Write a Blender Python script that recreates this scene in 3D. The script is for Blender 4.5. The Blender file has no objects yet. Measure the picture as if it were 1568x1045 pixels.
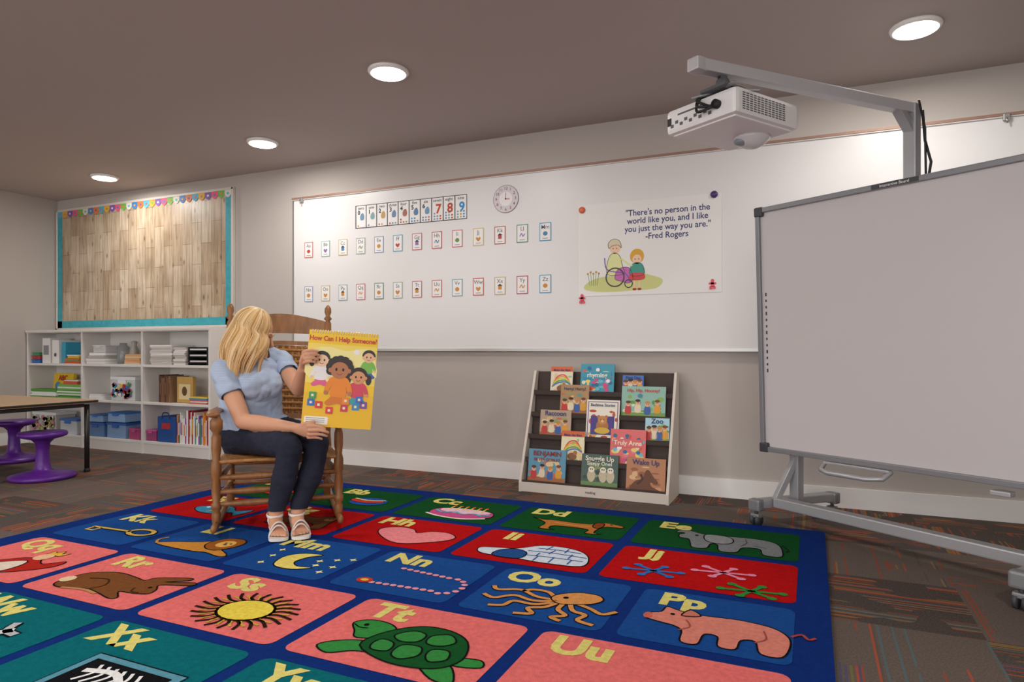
import bpy, bmesh, math, random
import numpy as np
from mathutils import Vector, Matrix, Euler, noise
random.seed(7)
D=bpy.data; S=bpy.context.scene
S.view_settings.view_transform='Standard'
def lin(h):
    h=h.lstrip('#'); o=[]
    for i in (0,2,4):
        c=int(h[i:i+2],16)/255
        o.append(c/12.92 if c<=.04045 else ((c+.055)/1.055)**2.4)
    return (o[0],o[1],o[2],1)
MC={}
def mat(hexc,rough=.6,metal=0,bump=0,bscale=200,var=0,vscale=5,emit=0,trans=0,spec=None,stretch=(1,1,1)):
    key=(hexc,rough,metal,bump,bscale,var,vscale,emit,trans,spec,stretch)
    if key in MC: return MC[key]
    m=D.materials.new('mat_'+hexc.strip('#')); m.use_nodes=True
    nt=m.node_tree; b=nt.nodes['Principled BSDF']; c=lin(hexc)
    b.inputs['Base Color'].default_value=c
    b.inputs['Roughness'].default_value=rough; b.inputs['Metallic'].default_value=metal
    if spec is not None: b.inputs['Specular IOR Level'].default_value=spec
    if trans: b.inputs['Transmission Weight'].default_value=trans
    if emit:
        b.inputs['Emission Color'].default_value=c; b.inputs['Emission Strength'].default_value=emit
    if var or bump:
        tc=nt.nodes.new('ShaderNodeTexCoord'); mp=nt.nodes.new('ShaderNodeMapping')
        mp.inputs['Scale'].default_value=stretch
        nt.links.new(tc.outputs['Object'],mp.inputs['Vector'])
    if var:
        n=nt.nodes.new('ShaderNodeTexNoise'); n.inputs['Scale'].default_value=vscale; n.inputs['Detail'].default_value=4
        nt.links.new(mp.outputs[0],n.inputs['Vector'])
        r=nt.nodes.new('ShaderNodeValToRGB')
        r.color_ramp.elements[0].position=.3; r.color_ramp.elements[1].position=.7
        r.color_ramp.elements[0].color=tuple(max(0,x*(1-var)) for x in c[:3])+(1,)
        r.color_ramp.elements[1].color=tuple(min(1,x*(1+var)) for x in c[:3])+(1,)
        nt.links.new(n.outputs['Fac'],r.inputs['Fac']); nt.links.new(r.outputs[0],b.inputs['Base Color'])
    if bump:
        n=nt.nodes.new('ShaderNodeTexNoise'); n.inputs['Scale'].default_value=bscale; n.inputs['Detail'].default_value=2
        nt.links.new(mp.outputs[0],n.inputs['Vector'])
        bp=nt.nodes.new('ShaderNodeBump'); bp.inputs['Strength'].default_value=bump; bp.inputs['Distance'].default_value=.004
        nt.links.new(n.outputs['Fac'],bp.inputs['Height']); nt.links.new(bp.outputs[0],b.inputs['Normal'])
    MC[key]=m; return m

def cat(pts,n=5,closed=True):
    P=[Vector(p) for p in pts]; L=len(P); out=[]
    rng=range(L) if closed else range(L-1)
    for i in rng:
        if closed: a,b,c,d=P[i-1],P[i],P[(i+1)%L],P[(i+2)%L]
        else: a,b,c,d=P[max(i-1,0)],P[i],P[i+1],P[min(i+2,L-1)]
        for k in range(n):
            t=k/n
            out.append(.5*((2*b)+(c-a)*t+(2*a-5*b+4*c-d)*t*t+(3*b-a-3*c+d)*t**3))
    if not closed: out.append(P[-1])
    return out
TX={}
def textgeo(s,bold):
    if (s,bold) in TX: return TX[(s,bold)]
    cu=D.curves.new('t','FONT'); cu.body=s; cu.size=1; cu.align_x='CENTER'; cu.align_y='CENTER'; cu.offset=bold; cu.resolution_u=3
    ob=D.objects.new('t',cu); S.collection.objects.link(ob)
    dg=bpy.context.evaluated_depsgraph_get(); me=D.meshes.new_from_object(ob.evaluated_get(dg))
    v=[x.co.copy() for x in me.vertices]; f=[list(p.vertices) for p in me.polygons]
    D.objects.remove(ob); D.meshes.remove(me); TX[(s,bold)]=(v,f); return v,f

class B:
    def __init__(s,M=None):
        s.v=[];s.f=[];s.m=[];s.s=[];s.mats=[];s.M=M or Matrix.Identity(4)
    def add(s,vs,fs,m,smooth=False,M=None):
        if m not in s.mats: s.mats.append(m)
        k=s.mats.index(m); o=len(s.v); MM=s.M if M is None else s.M@M
        for p in vs: s.v.append(MM@Vector(p))
        for f in fs: s.f.append([i+o for i in f]); s.m.append(k); s.s.append(smooth)
    def box(s,c,size,m,rot=None,bev=0,M=None):
        bm=bmesh.new(); bmesh.ops.create_cube(bm,size=1)
        for v in bm.verts: v.co=Vector((v.co.x*size[0],v.co.y*size[1],v.co.z*size[2]))
        if bev: bmesh.ops.bevel(bm,geom=bm.edges[:],offset=bev,segments=2,affect='EDGES',profile=.6)
        T=Matrix.Translation(c)
        if rot: T=T@Euler(rot).to_matrix().to_4x4()
        if M is not None: T=M@T
        bm.verts.index_update()
        s.add([v.co.copy() for v in bm.verts],[[v.index for v in f.verts] for f in bm.faces],m,False,T); bm.free()
    def beam(s,p0,p1,w,h,m,bev=.003,up=(0,0,1)):
        p0=Vector(p0);p1=Vector(p1);x=(p1-p0);L=x.length;x.normalize();u=Vector(up);y=u.cross(x).normalized();z=x.cross(y)
        R=Matrix((x,y,z)).transposed().to_4x4()
        s.box((0,0,0),(L,w,h),m,bev=bev,M=Matrix.Translation((p0+p1)/2)@R)
    def tube(s,pts,rad,m,seg=12,ref=None,cap='round',smooth=True):
        P=[Vector(p) for p in pts];n=len(P)
        if not isinstance(rad,(list,tuple)): rad=[rad]*n
        R=[(r,r) if not isinstance(r,(tuple,list)) else r for r in rad]
        T=[]
        for i in range(n):
            a=P[max(0,i-1)];b=P[min(n-1,i+1)];t=(b-a)
            T.append(t.normalized() if t.length>1e-9 else Vector((0,0,1)))
        side=Vector(ref) if ref is not None else (Vector((0,0,1)) if abs(T[0].z)<.9 else Vector((1,0,0)))
        fr=[]
        for i in range(n):
            base=Vector(ref) if ref is not None else side
            side=(base-base.dot(T[i])*T[i]).normalized(); fr.append((side,T[i].cross(side)))
        L=[(P[i],R[i],fr[i]) for i in range(n)]
        if cap=='round':
            def capr(i,sg):
                o=[];r=min(R[i])
                for k in (80,55,28):
                    a=math.radians(k); o.append((P[i]+T[i]*sg*r*math.sin(a),(R[i][0]*math.cos(a),R[i][1]*math.cos(a)),fr[i]))
                return o
            L=capr(0,-1)+L+capr(n-1,1)[::-1]
        vs=[];fs=[]
        for p,r,(a,b) in L:
            for k in range(seg):
                an=2*math.pi*k/seg; vs.append(p+a*r[0]*math.cos(an)+b*r[1]*math.sin(an))
        for i in range(len(L)-1):
            for k in range(seg):
                k2=(k+1)%seg; fs.append([i*seg+k,i*seg+k2,(i+1)*seg+k2,(i+1)*seg+k])
        if cap:
            fs.append(list(range(seg))[::-1]); o=(len(L)-1)*seg; fs.append([o+k for k in range(seg)])
        s.add(vs,fs,m,smooth)
    def cyl(s,p0,p1,r0,m,r1=None,seg=20,smooth=True): s.tube([p0,p1],[r0,r0 if r1 is None else r1],m,seg,cap='flat',smooth=smooth)
    def lathe(s,c,prof,m,seg=32,M=None):
        vs=[];fs=[]
        for r,z in prof:
            for k in range(seg):
                a=2*math.pi*k/seg; vs.append((c[0]+r*math.cos(a),c[1]+r*math.sin(a),c[2]+z))
        n=len(prof)
        for i in range(n-1):
            for k in range(seg):
                k2=(k+1)%seg; fs.append([i*seg+k,i*seg+k2,(i+1)*seg+k2,(i+1)*seg+k])
        fs.append(list(range(seg))[::-1]); fs.append([(n-1)*seg+k for k in range(seg)])
        s.add(vs,fs,m,True,M)
    def post(s,p0,p1,prof,m,seg=14):
        p0=Vector(p0);p1=Vector(p1); s.tube([p0.lerp(p1,t) for t,r in prof],[r for t,r in prof],m,seg,cap='flat')
    def ball(s,c,r,m,M=None,seg=20,rings=12):
        if not isinstance(r,(tuple,list)): r=(r,r,r)
        vs=[];fs=[]
        for i in range(1,rings):
            th=math.pi*i/rings
            for k in range(seg):
                a=2*math.pi*k/seg; vs.append((r[0]*math.sin(th)*math.cos(a),r[1]*math.sin(th)*math.sin(a),r[2]*math.cos(th)))
        for i in range(rings-2):
            for k in range(seg):
                k2=(k+1)%seg; fs.append([i*seg+k,(i+1)*seg+k,(i+1)*seg+k2,i*seg+k2])
        vs.append((0,0,r[2]));vs.append((0,0,-r[2]));t=len(vs)-2;q=(rings-2)*seg
        for k in range(seg):
            k2=(k+1)%seg; fs.append([t,k,k2]); fs.append([t+1,q+k2,q+k])
        T=Matrix.Translation(c)
        if M is not None: T=T@M
        s.add(vs,fs,m,True,T)
    # flat art in a surface frame M: x right, y up, z out of the surface
    def poly(s,pts,z,m,M,th=0):
        n=len(pts); vs=[(p[0],p[1],z) for p in pts]; fs=[list(range(n))]
        if th:
            vs+=[(p[0],p[1],z-th) for p in pts]
            for i in range(n): j=(i+1)%n; fs.append([i,i+n,j+n,j])
        s.add(vs,fs,m,False,M)
    def rect(s,x0,y0,x1,y1,z,m,M,r=0,th=0):
        if r:
            pts=[]
            for cx,cy,a0 in ((x1-r,y1-r,0),(x0+r,y1-r,90),(x0+r,y0+r,180),(x1-r,y0+r,270)):
                for k in range(5): a=math.radians(a0+k*22.5); pts.append((cx+r*math.cos(a),cy+r*math.sin(a)))
        else: pts=[(x0,y0),(x1,y0),(x1,y1),(x0,y1)]
        s.poly(pts,z,m,M,th)
    def ell(s,cx,cy,rx,ry,z,m,M,rot=0,n=20,th=0):
        c,sn=math.cos(rot),math.sin(rot)
        s.poly([(cx+rx*math.cos(a)*c-ry*math.sin(a)*sn,cy+rx*math.cos(a)*sn+ry*math.sin(a)*c) for a in [2*math.pi*k/n for k in range(n)]],z,m,M,th)
    def stroke(s,pts,w,z,m,M,closed=False,sm=5):
        P=cat([(p[0],p[1],0) for p in pts],sm,closed) if sm>1 else [Vector((p[0],p[1],0)) for p in pts]
        n=len(P);vs=[];fs=[]
        for i in range(n):
            a=P[i-1] if (closed or i>0) else P[i]; b=P[(i+1)%n] if (closed or i<n-1) else P[i]
            t=(b-a); t=t.normalized() if t.length>1e-9 else Vector((1,0,0)); q=Vector((-t.y,t.x,0))*w/2
            vs+=[(P[i]+q)+Vector((0,0,z)),(P[i]-q)+Vector((0,0,z))]
        for i in range(n if closed else n-1):
            j=(i+1)%n; fs.append([2*i,2*i+1,2*j+1,2*j])
        s.add(vs,fs,m,False,M)
    def shape(s,pts,z,m,M,ol=None,w=.004,sc=1,off=(0,0),smooth=True):
        pts=[(p[0]*sc+off[0],p[1]*sc+off[1]) for p in pts]
        q=cat([(p[0],p[1],0) for p in pts],4) if smooth else pts
        s.poly([(p[0],p[1]) for p in q],z,m,M)
        if ol: s.stroke(pts,w,z+.0004,ol,M,True,4 if smooth else 1)
    def text(s,t,x,y,size,z,m,M,bold=0.0,sx=1):
        v,f=textgeo(t,bold)
        s.add([(p.x*size*sx+x,p.y*size+y,z) for p in v],f,m,False,M)
    def obj(s,name,parent=None,bev=0):
        me=D.meshes.new(name); me.from_pydata([tuple(p) for p in s.v],[],s.f)
        for m in s.mats: me.materials.append(m)
        me.polygons.foreach_set('material_index',s.m); me.polygons.foreach_set('use_smooth',s.s); me.update()
        ob=D.objects.new(name,me); S.collection.objects.link(ob)
        if parent: ob.parent=parent
        return ob
def frame(o,x,y):
    x=Vector(x).normalized(); y=Vector(y); y=(y-y.dot(x)*x).normalized(); z=x.cross(y)
    M=Matrix((x,y,z)).transposed().to_4x4(); M.translation=Vector(o); return M
def empty(name,M):
    e=D.objects.new(name,None); S.collection.objects.link(e); e.matrix_world=M; e.empty_display_size=.1; return e

# ---------------- camera ----------------
H=.91
cam=D.cameras.new('camera'); co=D.objects.new('camera',cam); S.collection.objects.link(co)
co.location=(0,0,H); co.rotation_euler=(math.radians(90),0,math.radians(24.2)); cam.sensor_width=36
cam.lens=1020/1568*36; cam.shift_y=.008; cam.clip_start=.05; S.camera=co

# ---------------- room ----------------
XL,XR,YB,YF,ZC=-6.97,3.2,4.27,-3.0,2.41
wallm=mat('#b8b0aa',.75,bump=.05,bscale=300)
ceilm=mat('#b9ada8',.85,bump=.05,bscale=250)
trimm=mat('#eceae8',.45)
def carpet():
    m=D.materials.new('carpet_tiles'); m.use_nodes=True; nt=m.node_tree; b=nt.nodes['Principled BSDF']; lk=nt.links.new
    def mt(op,a,bb=None,c=None):
        n=nt.nodes.new('ShaderNodeMath'); n.operation=op
        for i,x in enumerate((a,bb,c)):
            if x is None: continue
            if isinstance(x,(int,float)): n.inputs[i].default_value=x
            else: lk(x,n.inputs[i])
        return n.outputs[0]
    tc=nt.nodes.new('ShaderNodeTexCoord'); sp=nt.nodes.new('ShaderNodeSeparateXYZ'); lk(tc.outputs['Object'],sp.inputs[0])
    x,y=sp.outputs[0],sp.outputs[1]
    cx=mt('FLOOR',mt('MULTIPLY',x,2.0)); cy=mt('FLOOR',mt('MULTIPLY',y,2.0))
    par=mt('FLOORED_MODULO',mt('ADD',cx,cy),2)
    ip=mt('SUBTRACT',1,par)
    c1=mt('ADD',mt('MULTIPLY',x,par),mt('MULTIPLY',y,ip)); c2=mt('ADD',mt('MULTIPLY',y,par),mt('MULTIPLY',x,ip))
    lid=mt('FLOOR',mt('MULTIPLY',c2,140))
    def comb(a,b_,c): 
        n=nt.nodes.new('ShaderNodeCombineXYZ')
        for i,v in enumerate((a,b_,c)):
            if isinstance(v,(int,float)): n.inputs[i].default_value=v
            else: lk(v,n.inputs[i])
        return n.outputs[0]
    wn=nt.nodes.new('ShaderNodeTexWhiteNoise'); lk(comb(lid,cx,cy),wn.inputs[0])
    wt=nt.nodes.new('ShaderNodeTexWhiteNoise'); lk(comb(cx,cy,3.3),wt.inputs[0])
    ns=nt.nodes.new('ShaderNodeTexNoise'); ns.inputs['Scale'].default_value=1; ns.inputs['Detail'].default_value=1
    lk(comb(mt('MULTIPLY',c1,4),mt('MULTIPLY',c2,7),0),ns.inputs['Vector'])
    thr=mt('ADD',mt('MULTIPLY',wt.outputs[0],.45),.38)
    mask=mt('MULTIPLY',mt('MULTIPLY',mt('GREATER_THAN',wn.outputs[0],thr),mt('GREATER_THAN',ns.outputs['Fac'],.48)),.75)
    sc=nt.nodes.new('ShaderNodeSeparateColor'); lk(wn.outputs['Color'],sc.inputs[0])
    rp=nt.nodes.new('ShaderNodeValToRGB'); rp.color_ramp.interpolation='CONSTANT'
    cols=[(0,'#96492f'),(.3,'#ae4e30'),(.48,'#5d504b'),(.66,'#96703e'),(.76,'#4f6a70'),(.84,'#76703a'),(.9,'#504e70'),(.95,'#907452')]
    e=rp.color_ramp.elements; e[0].color=lin(cols[0][1]); e[1].position=cols[1][0]; e[1].color=lin(cols[1][1])
    for p,c in cols[2:]: q=e.new(p); q.color=lin(c)
    lk(sc.outputs[1],rp.inputs[0])
    nf=nt.nodes.new('ShaderNodeTexNoise'); nf.inputs['Scale'].default_value=160; nf.inputs['Detail'].default_value=2; lk(tc.outputs['Object'],nf.inputs['Vector'])
    rb=nt.nodes.new('ShaderNodeValToRGB'); rb.color_ramp.elements[0].color=lin('#443c39'); rb.color_ramp.elements[1].color=lin('#73675f')
    rb.color_ramp.elements[0].position=.25; rb.color_ramp.elements[1].position=.75
    lk(mt('ADD',mt('MULTIPLY',nf.outputs['Fac'],.6),mt('MULTIPLY',wt.outputs[0],.3)),rb.inputs[0])
    mx=nt.nodes.new('ShaderNodeMix'); mx.data_type='RGBA'; lk(mask,mx.inputs[0]); lk(rb.outputs[0],mx.inputs[6]); lk(rp.outputs[0],mx.inputs[7])
    lk(mx.outputs[2],b.inputs['Base Color']); b.inputs['Roughness'].default_value=.95; b.inputs['Specular IOR Level'].default_value=.15
    bp=nt.nodes.new('ShaderNodeBump'); bp.inputs['Strength'].default_value=.4; bp.inputs['Distance'].default_value=.004; lk(nf.outputs['Fac'],bp.inputs['Height']); lk(bp.outputs[0],b.inputs['Normal'])
    return m
def slab(name,x0,y0,z0,x1,y1,z1,m):
    b=B(); b.box(((x0+x1)/2,(y0+y1)/2,(z0+z1)/2),(x1-x0,y1-y0,z1-z0),m); return b.obj(name)
slab('floor',XL-.1,YF,-.1,XR+.1,YB+.1,0,carpet())
slab('ceiling',XL-.1,YF,ZC,XR+.1,YB+.1,ZC+.1,ceilm)
slab('wall_back',XL-.1,YB,0,XR+.1,YB+.1,ZC,wallm)
slab('wall_left',XL-.1,YF,0,XL,YB,ZC,wallm)
slab('wall_right',XR,YF,0,XR+.1,YB,ZC,wallm)
slab('baseboard_back',XL,YB-.016,0,XR,YB,.115,trimm)
slab('baseboard_left',XL,YF,0,XL+.016,YB-.016,.115,trimm)
slab('baseboard_right',XR-.016,YF,0,XR,YB-.016,.115,trimm)

# ceiling lights
LP=[(-2.075,2.995),(-3.615,3.649),(-5.59,3.82),(.441,3.587),(-4.0,.9),(-1.6,.3),(.9,.6),(-5.6,-1),(-2.6,-1.6),(.6,-1.6)]  # all after the first four are added out of view to light the room
for i,(x,y) in enumerate(LP):
    b=B(); b.lathe((x,y,ZC),[(.108,0),(.11,-.008),(.104,-.018),(.094,-.02)],mat('#f2f0ee',.4))
    b.lathe((x,y,ZC-.0205),[(.093,0),(.09,-.003)],mat('#fff6ea',.5,emit=9))
    b.obj('ceiling_light')
    l=D.lights.new('downlight','AREA'); l.shape='DISK'; l.size=.18; l.energy=12 if i<4 else 18; l.color=(1,.955,.90)
    o=D.objects.new('downlight_lamp',l); o.location=(x,y,ZC-.03); S.collection.objects.link(o)
w=D.worlds.new('world'); S.world=w; w.use_nodes=True
w.node_tree.nodes['Background'].inputs[0].default_value=(1,.972,.95,1); w.node_tree.nodes['Background'].inputs[1].default_value=2.45

# ---------------- wall whiteboard ----------------
YW=YB-.021
b=B()
wb=mat('#e2e0e0',.36,spec=.4)
alu=mat('#b9b7b5',.35,metal=.8); rail=mat('#9a7868',.5,metal=.2)
b.box((-1.43,YB-.011,1.52),(4.88,.02,1.22),wb)
b.box((-1.43,YB-.017,.905),(4.9,.03,.018),alu); b.box((-3.875,YB-.013,1.52),(.014,.024,1.24),alu); b.box((1.015,YB-.013,1.52),(.014,.024,1.24),alu)
b.box((-1.43,YB-.017,2.135),(4.9,.03,.018),mat('#d8d4d0',.4)); b.box((-1.43,YB-.034,2.14),(4.9,.005,.015),rail)
for x in (-3.78,.93): b.box((x,YB-.036,2.125),(.03,.02,.035),alu,bev=.003); b.cyl((x,YB-.05,2.12),(x,YB-.05,2.09),.004,alu)
b.obj('whiteboard')
# number cards
FW=lambda z=0:frame((0,YW-z,0),(1,0,0),(0,0,1))
Mw=FW(.0012)
b=B(); blk=mat('#1c1c1e',.6); wht=mat('#ebe9e8',.6)
names=['zero','one','two','three','four','five','six','seven','eight','nine']
cc=['#5a7fa8','#6f97b8','#6f8fb0','#7fa0a8','#c09a5a','#6a86b0','#a86a5c','#c8442e','#b8472f','#2f8fc8']
b.rect(-3.25,1.852,-2.265,2.03,.0015,blk,Mw,th=.001)
for i in range(10):
    x0=-3.245+i*.098
    b.rect(x0+.004,1.857,x0+.094,2.025,.002,wht,Mw)
    b.text(names[i],x0+.049,2.006,.032,.0025,blk,Mw,.01)
    big=i>6; c=mat(cc[i],.6); c2=mat(cc[(i+4)%10],.6); c3=mat(cc[(i+2)%7],.6)
    b.text(str(i),x0+(.058 if big else .03),1.94 if big else 1.972,.095 if big else .045,.003,c if big else blk,Mw,.03)
    for q in range(max(1,i)):
        b.ell(x0+.024+(q%3)*.025,1.870+(q//3)*.02,.008,.007,.0025,(c2,c3,c)[q%3],Mw,n=10)
    if not big: b.shape([(-.014,-.025),(-.020,.0),(-.006,.024),(.010,.026),(.02,.0),(.014,-.025)],.0023,c3,Mw,off=(x0+.060,1.94))
b.obj('number_card_strip')
# clock dial
b=B(); cx,cz=-1.955,1.965
b.ell(cx,cz,.098,.098,.004,mat('#8d8286',.5),Mw,n=40,th=.004); b.ell(cx,cz,.094,.094,.0045,mat('#d4ced1',.5),Mw,n=40)
b.ell(cx,cz,.05,.05,.005,mat('#e8e4e5',.5),Mw,n=30)
for k in range(12):
    a=math.radians(90-30*k); b.text(str(k or 12),cx+.074*math.cos(a),cz+.074*math.sin(a),.028,.005,mat('#7a3a5a',.6),Mw,.015)
b.stroke([(cx,cz),(cx+.002,cz+.045)],.004,.006,mat('#8a5a70',.6),Mw,sm=1); b.stroke([(cx,cz),(cx+.03,cz-.002)],.005,.006,mat('#b03030',.6),Mw,sm=1); b.ell(cx,cz,.006,.006,.0065,blk,Mw)
b.obj('teaching_clock')
# alphabet cards
bc=['#c9706a','#8fb0b4','#c2b07a','#9fb0a0','#8a9fc0','#6aa3b8','#c86a78','#c04a60','#c86a70','#cdbb86','#c05a4c','#5f8f72','#4f9fc0']
b=B()
def card(let,x,z,k):
    fcm=mat(bc[k%13],.6)
    b.rect(x-.043,z-.063,x+.043,z+.063,.0015,fcm,Mw,th=.0012); b.rect(x-.037,z-.057,x+.037,z+.057,.002,wht,Mw)
    b.text(let+let.lower(),x,z+.032,.04,.0025,mat('#6b6b72',.6),Mw,.008)
    ic=mat(['#b8453c','#6d8f4d','#8d6aa5','#c98b3a','#4d7fa6'][(k*7)%5],.6)
    t=k%4
    if t==0: b.ell(x,z-.012,.017,.015,.0025,ic,Mw)
    elif t==1: b.shape([(0,-.018),(-.018,0),(-.012,.014),(0,.006),(.012,.014),(.018,0)],.0025,ic,Mw,off=(x,z-.014))
    elif t==2: b.rect(x-.014,z-.026,x+.014,z,.0025,ic,Mw); b.poly([(x-.02,z),(x+.02,z),(x,z+.014)],.0025,blk,Mw)
    else: b.stroke([(x-.018,z-.02),(x-.006,z),(x+.006,z-.02),(x+.018,z-.002)],.007,.0025,ic,Mw)
    b.rect(x-.02,z-.047,x+.02,z-.042,.0025,mat('#9a9a9e',.6),Mw)
for i,c in enumerate('ABCDEFGHIJKLM'): card(c,-3.714+i*.17125,1.714,i)
for i,c in enumerate('NOPQRSTUVWXYZ'): card(c,-3.714+i*.17125,1.357,(i*5+4))
b.obj('alphabet_flash_cards')
# quote poster
b=B(); navy=mat('#2c3b70',.6)
b.rect(-1.42,1.262,-.5,1.87,.002,mat('#e8e6e4',.5),Mw,th=.002)
for i,t in enumerate(['"There\'s no person in the','world like you, and I like','you just the way you are."','-Fred Rogers']):
    b.text(t,-.835,1.79-i*.052,.055,.0025,navy,Mw,.014,sx=.93)
b.shape([(-.26,-.02),(-.2,.02),(-.1,.04),(0,.035),(.1,.05),(.2,.03),(.26,0),(.22,-.05),(.08,-.06),(-.1,-.065),(-.24,-.05)],.0022,mat('#cdd08a',.7),Mw,off=(-1.12,1.35))
dk=mat('#3a3a44',.6); skn=mat('#eec9a8',.6)
ox,oz=-1.17,1.37
b.stroke([(ox+.06*math.cos(a),oz+.01+.06*math.sin(a)) for a in [k*math.pi/6 for k in range(12)]],.008,.004,dk,Mw,True)
b.stroke([(ox+.09+.025*math.cos(a),oz-.035+.025*math.sin(a)) for a in [k*math.pi/4 for k in range(8)]],.006,.004,dk,Mw,True)
b.stroke([(ox-.07,oz+.14),(ox-.05,oz+.06),(ox+.07,oz+.03),(ox+.1,oz-.03)],.007,.0038,mat('#7d5aa0',.6),Mw)
b.shape([(-.05,.03),(-.045,.13),(-.01,.17),(.03,.15),(.05,.08),(.06,.03)],.003,mat('#dfe0a0',.6),Mw,dk,.003,off=(ox,oz))
b.shape([(0,0),(.02,.06),(.09,.07),(.12,.0),(.09,-.03),(.05,-.02)],.0032,mat('#c46ab0',.6),Mw,dk,.003,off=(ox,oz))
b.ell(ox-.0,oz+.2,.036,.036,.003,skn,Mw); b.shape([(-.04,.0),(-.045,.035),(-.01,.06),(.03,.045),(.042,.0),(.02,.02),(-.02,.015)],.0034,mat('#d8cfae',.6),Mw,dk,.003,off=(ox,oz+.2))
for e in(-.012,.012): b.ell(ox+e,oz+.198,.003,.004,.0036,blk,Mw); b.ell(ox+.145+e,oz+.122,.003,.004,.0038,blk,Mw)
b.stroke([(ox+.04,oz+.13),(ox+.08,oz+.1),(ox+.115,oz+.08)],.012,.0042,mat('#dfe0a0',.6),Mw)
gx=ox+.145
b.ell(gx,oz+.14,.046,.048,.0030,mat('#d9a531',.6),Mw); b.ell(gx,oz+.12,.03,.03,.0034,skn,Mw)
b.shape([(-.03,.07),(.03,.07),(.045,.0),(-.045,.0)],.0034,mat('#3f9a8a',.6),Mw,dk,.003,off=(gx,oz+.02)); b.shape([(-.04,.02),(.04,.02),(.045,-.02),(-.045,-.02)],.0036,mat('#d2444a',.6),Mw,off=(gx,oz+.01))
for s_ in(-.016,.016): b.stroke([(gx+s_,oz-.01),(gx+s_,oz-.07)],.01,.0036,skn,Mw,sm=1); b.ell(gx+s_,oz-.072,.013,.008,.0038,mat('#a03038',.6),Mw)
for k in range(5):
    xx=ox-.17+k*.012; b.stroke([(xx,oz-.04),(xx-.015+.007*k,oz+.04+.01*(k%2))],.003,.0026,mat('#6a8a3a',.6),Mw); b.ell(xx-.015+.007*k,oz+.04+.01*(k%2),.007,.007,.003,mat('#b98a3a',.6),Mw)
b.obj('quote_poster')
for nm,x,z,c in(('round_magnet',-1.395,1.838,'#e0704a'),('round_magnet',-.545,1.862,'#4a3070')):
    b=B(); b.lathe((0,0,0),[(.021,0),(.022,.006),(.015,.012),(.006,.016)],mat(c,.4),M=frame((x,YW-.0045,z),(1,0,0),(0,0,1))); b.obj(nm)
for x,z in((-1.395,1.245),(-.555,1.31)):
    b=B(); M=frame((x,YW-.0095,z),(1,0,0),(0,0,1)); c=mat('#e2435a',.4)
    b.ell(0,.022,.01,.011,0,c,M,th=.006); b.rect(-.022,0,.022,.011,0,c,M,r=.004,th=.006); b.rect(-.01,-.015,.01,.012,0,c,M,th=.006); b.rect(-.018,-.03,-.002,-.012,0,c,M,r=.003,th=.006); b.rect(.002,-.03,.018,-.012,0,c,M,r=.003,th=.006)
    b.obj('person_magnet')

# ---------------- bulletin board ----------------
def planks():
    m=D.materials.new('weathered_planks'); m.use_nodes=True; nt=m.node_tree; bs=nt.nodes['Principled BSDF']; lk=nt.links.new
    tc=nt.nodes.new('ShaderNodeTexCoord'); sp=nt.nodes.new('ShaderNodeSeparateXYZ'); lk(tc.outputs['Object'],sp.inputs[0])
    cb=nt.nodes.new('ShaderNodeCombineXYZ'); lk(sp.outputs[2],cb.inputs[0]); lk(sp.outputs[0],cb.inputs[1])
    br=nt.nodes.new('ShaderNodeTexBrick'); lk(cb.outputs[0],br.inputs['Vector']); br.inputs['Scale'].default_value=1
    br.inputs['Brick Width'].default_value=.37; br.inputs['Row Height'].default_value=.12; br.inputs['Mortar Size'].default_value=.0016
    br.inputs['Color1'].default_value=lin('#dccdb8'); br.inputs['Color2'].default_value=lin('#c0aa90'); br.inputs['Mortar'].default_value=lin('#8a7865')
    mp=nt.nodes.new('ShaderNodeMapping'); mp.inputs['Scale'].default_value=(46,1,2.6); lk(tc.outputs['Object'],mp.inputs[0])
    n=nt.nodes.new('ShaderNodeTexNoise'); n.inputs['Scale'].default_value=1.3; n.inputs['Detail'].default_value=6; n.inputs['Distortion'].default_value=.6; lk(mp.outputs[0],n.inputs['Vector'])
    r=nt.nodes.new('ShaderNodeValToRGB'); r.color_ramp.elements[0].position=.3; r.color_ramp.elements[1].position=.6
    r.color_ramp.elements[0].color=(.55,.5,.44,1); r.color_ramp.elements[1].color=(1,1,1,1); lk(n.outputs['Fac'],r.inputs[0])
    n3=nt.nodes.new('ShaderNodeTexNoise'); n3.inputs['Scale'].default_value=3.2; n3.inputs['Detail'].default_value=3; lk(tc.outputs['Object'],n3.inputs['Vector'])
    r3=nt.nodes.new('ShaderNodeValToRGB'); r3.color_ramp.elements[0].position=.38; r3.color_ramp.elements[1].position=.62; r3.color_ramp.elements[0].color=(.76,.72,.67,1); r3.color_ramp.elements[1].color=(1.0,1.0,1.0,1); lk(n3.outputs['Fac'],r3.inputs[0])
    mp2=nt.nodes.new('ShaderNodeMapping'); mp2.inputs['Scale'].default_value=(13,1,6); lk(tc.outputs['Object'],mp2.inputs[0])
    v=nt.nodes.new('ShaderNodeTexVoronoi'); v.inputs['Scale'].default_value=1; lk(mp2.outputs[0],v.inputs['Vector'])
    r2=nt.nodes.new('ShaderNodeValToRGB'); r2.color_ramp.elements[0].position=.05; r2.color_ramp.elements[1].position=.2; r2.color_ramp.elements[0].color=(.3,.22,.16,1); r2.color_ramp.elements[1].color=(1,1,1,1); lk(v.outputs['Distance'],r2.inputs[0])
    cur=br.outputs[0]
    for f_,o_ in((.85,r.outputs[0]),(.8,r2.outputs[0]),(1,r3.outputs[0])):
        a=nt.nodes.new('ShaderNodeMix'); a.data_type='RGBA'; a.blend_type='MULTIPLY'; a.inputs[0].default_value=f_; lk(cur,a.inputs[6]); lk(o_,a.inputs[7]); cur=a.outputs[2]
    lk(cur,bs.inputs['Base Color']); bs.inputs['Roughness'].default_value=.4
    return m
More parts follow.
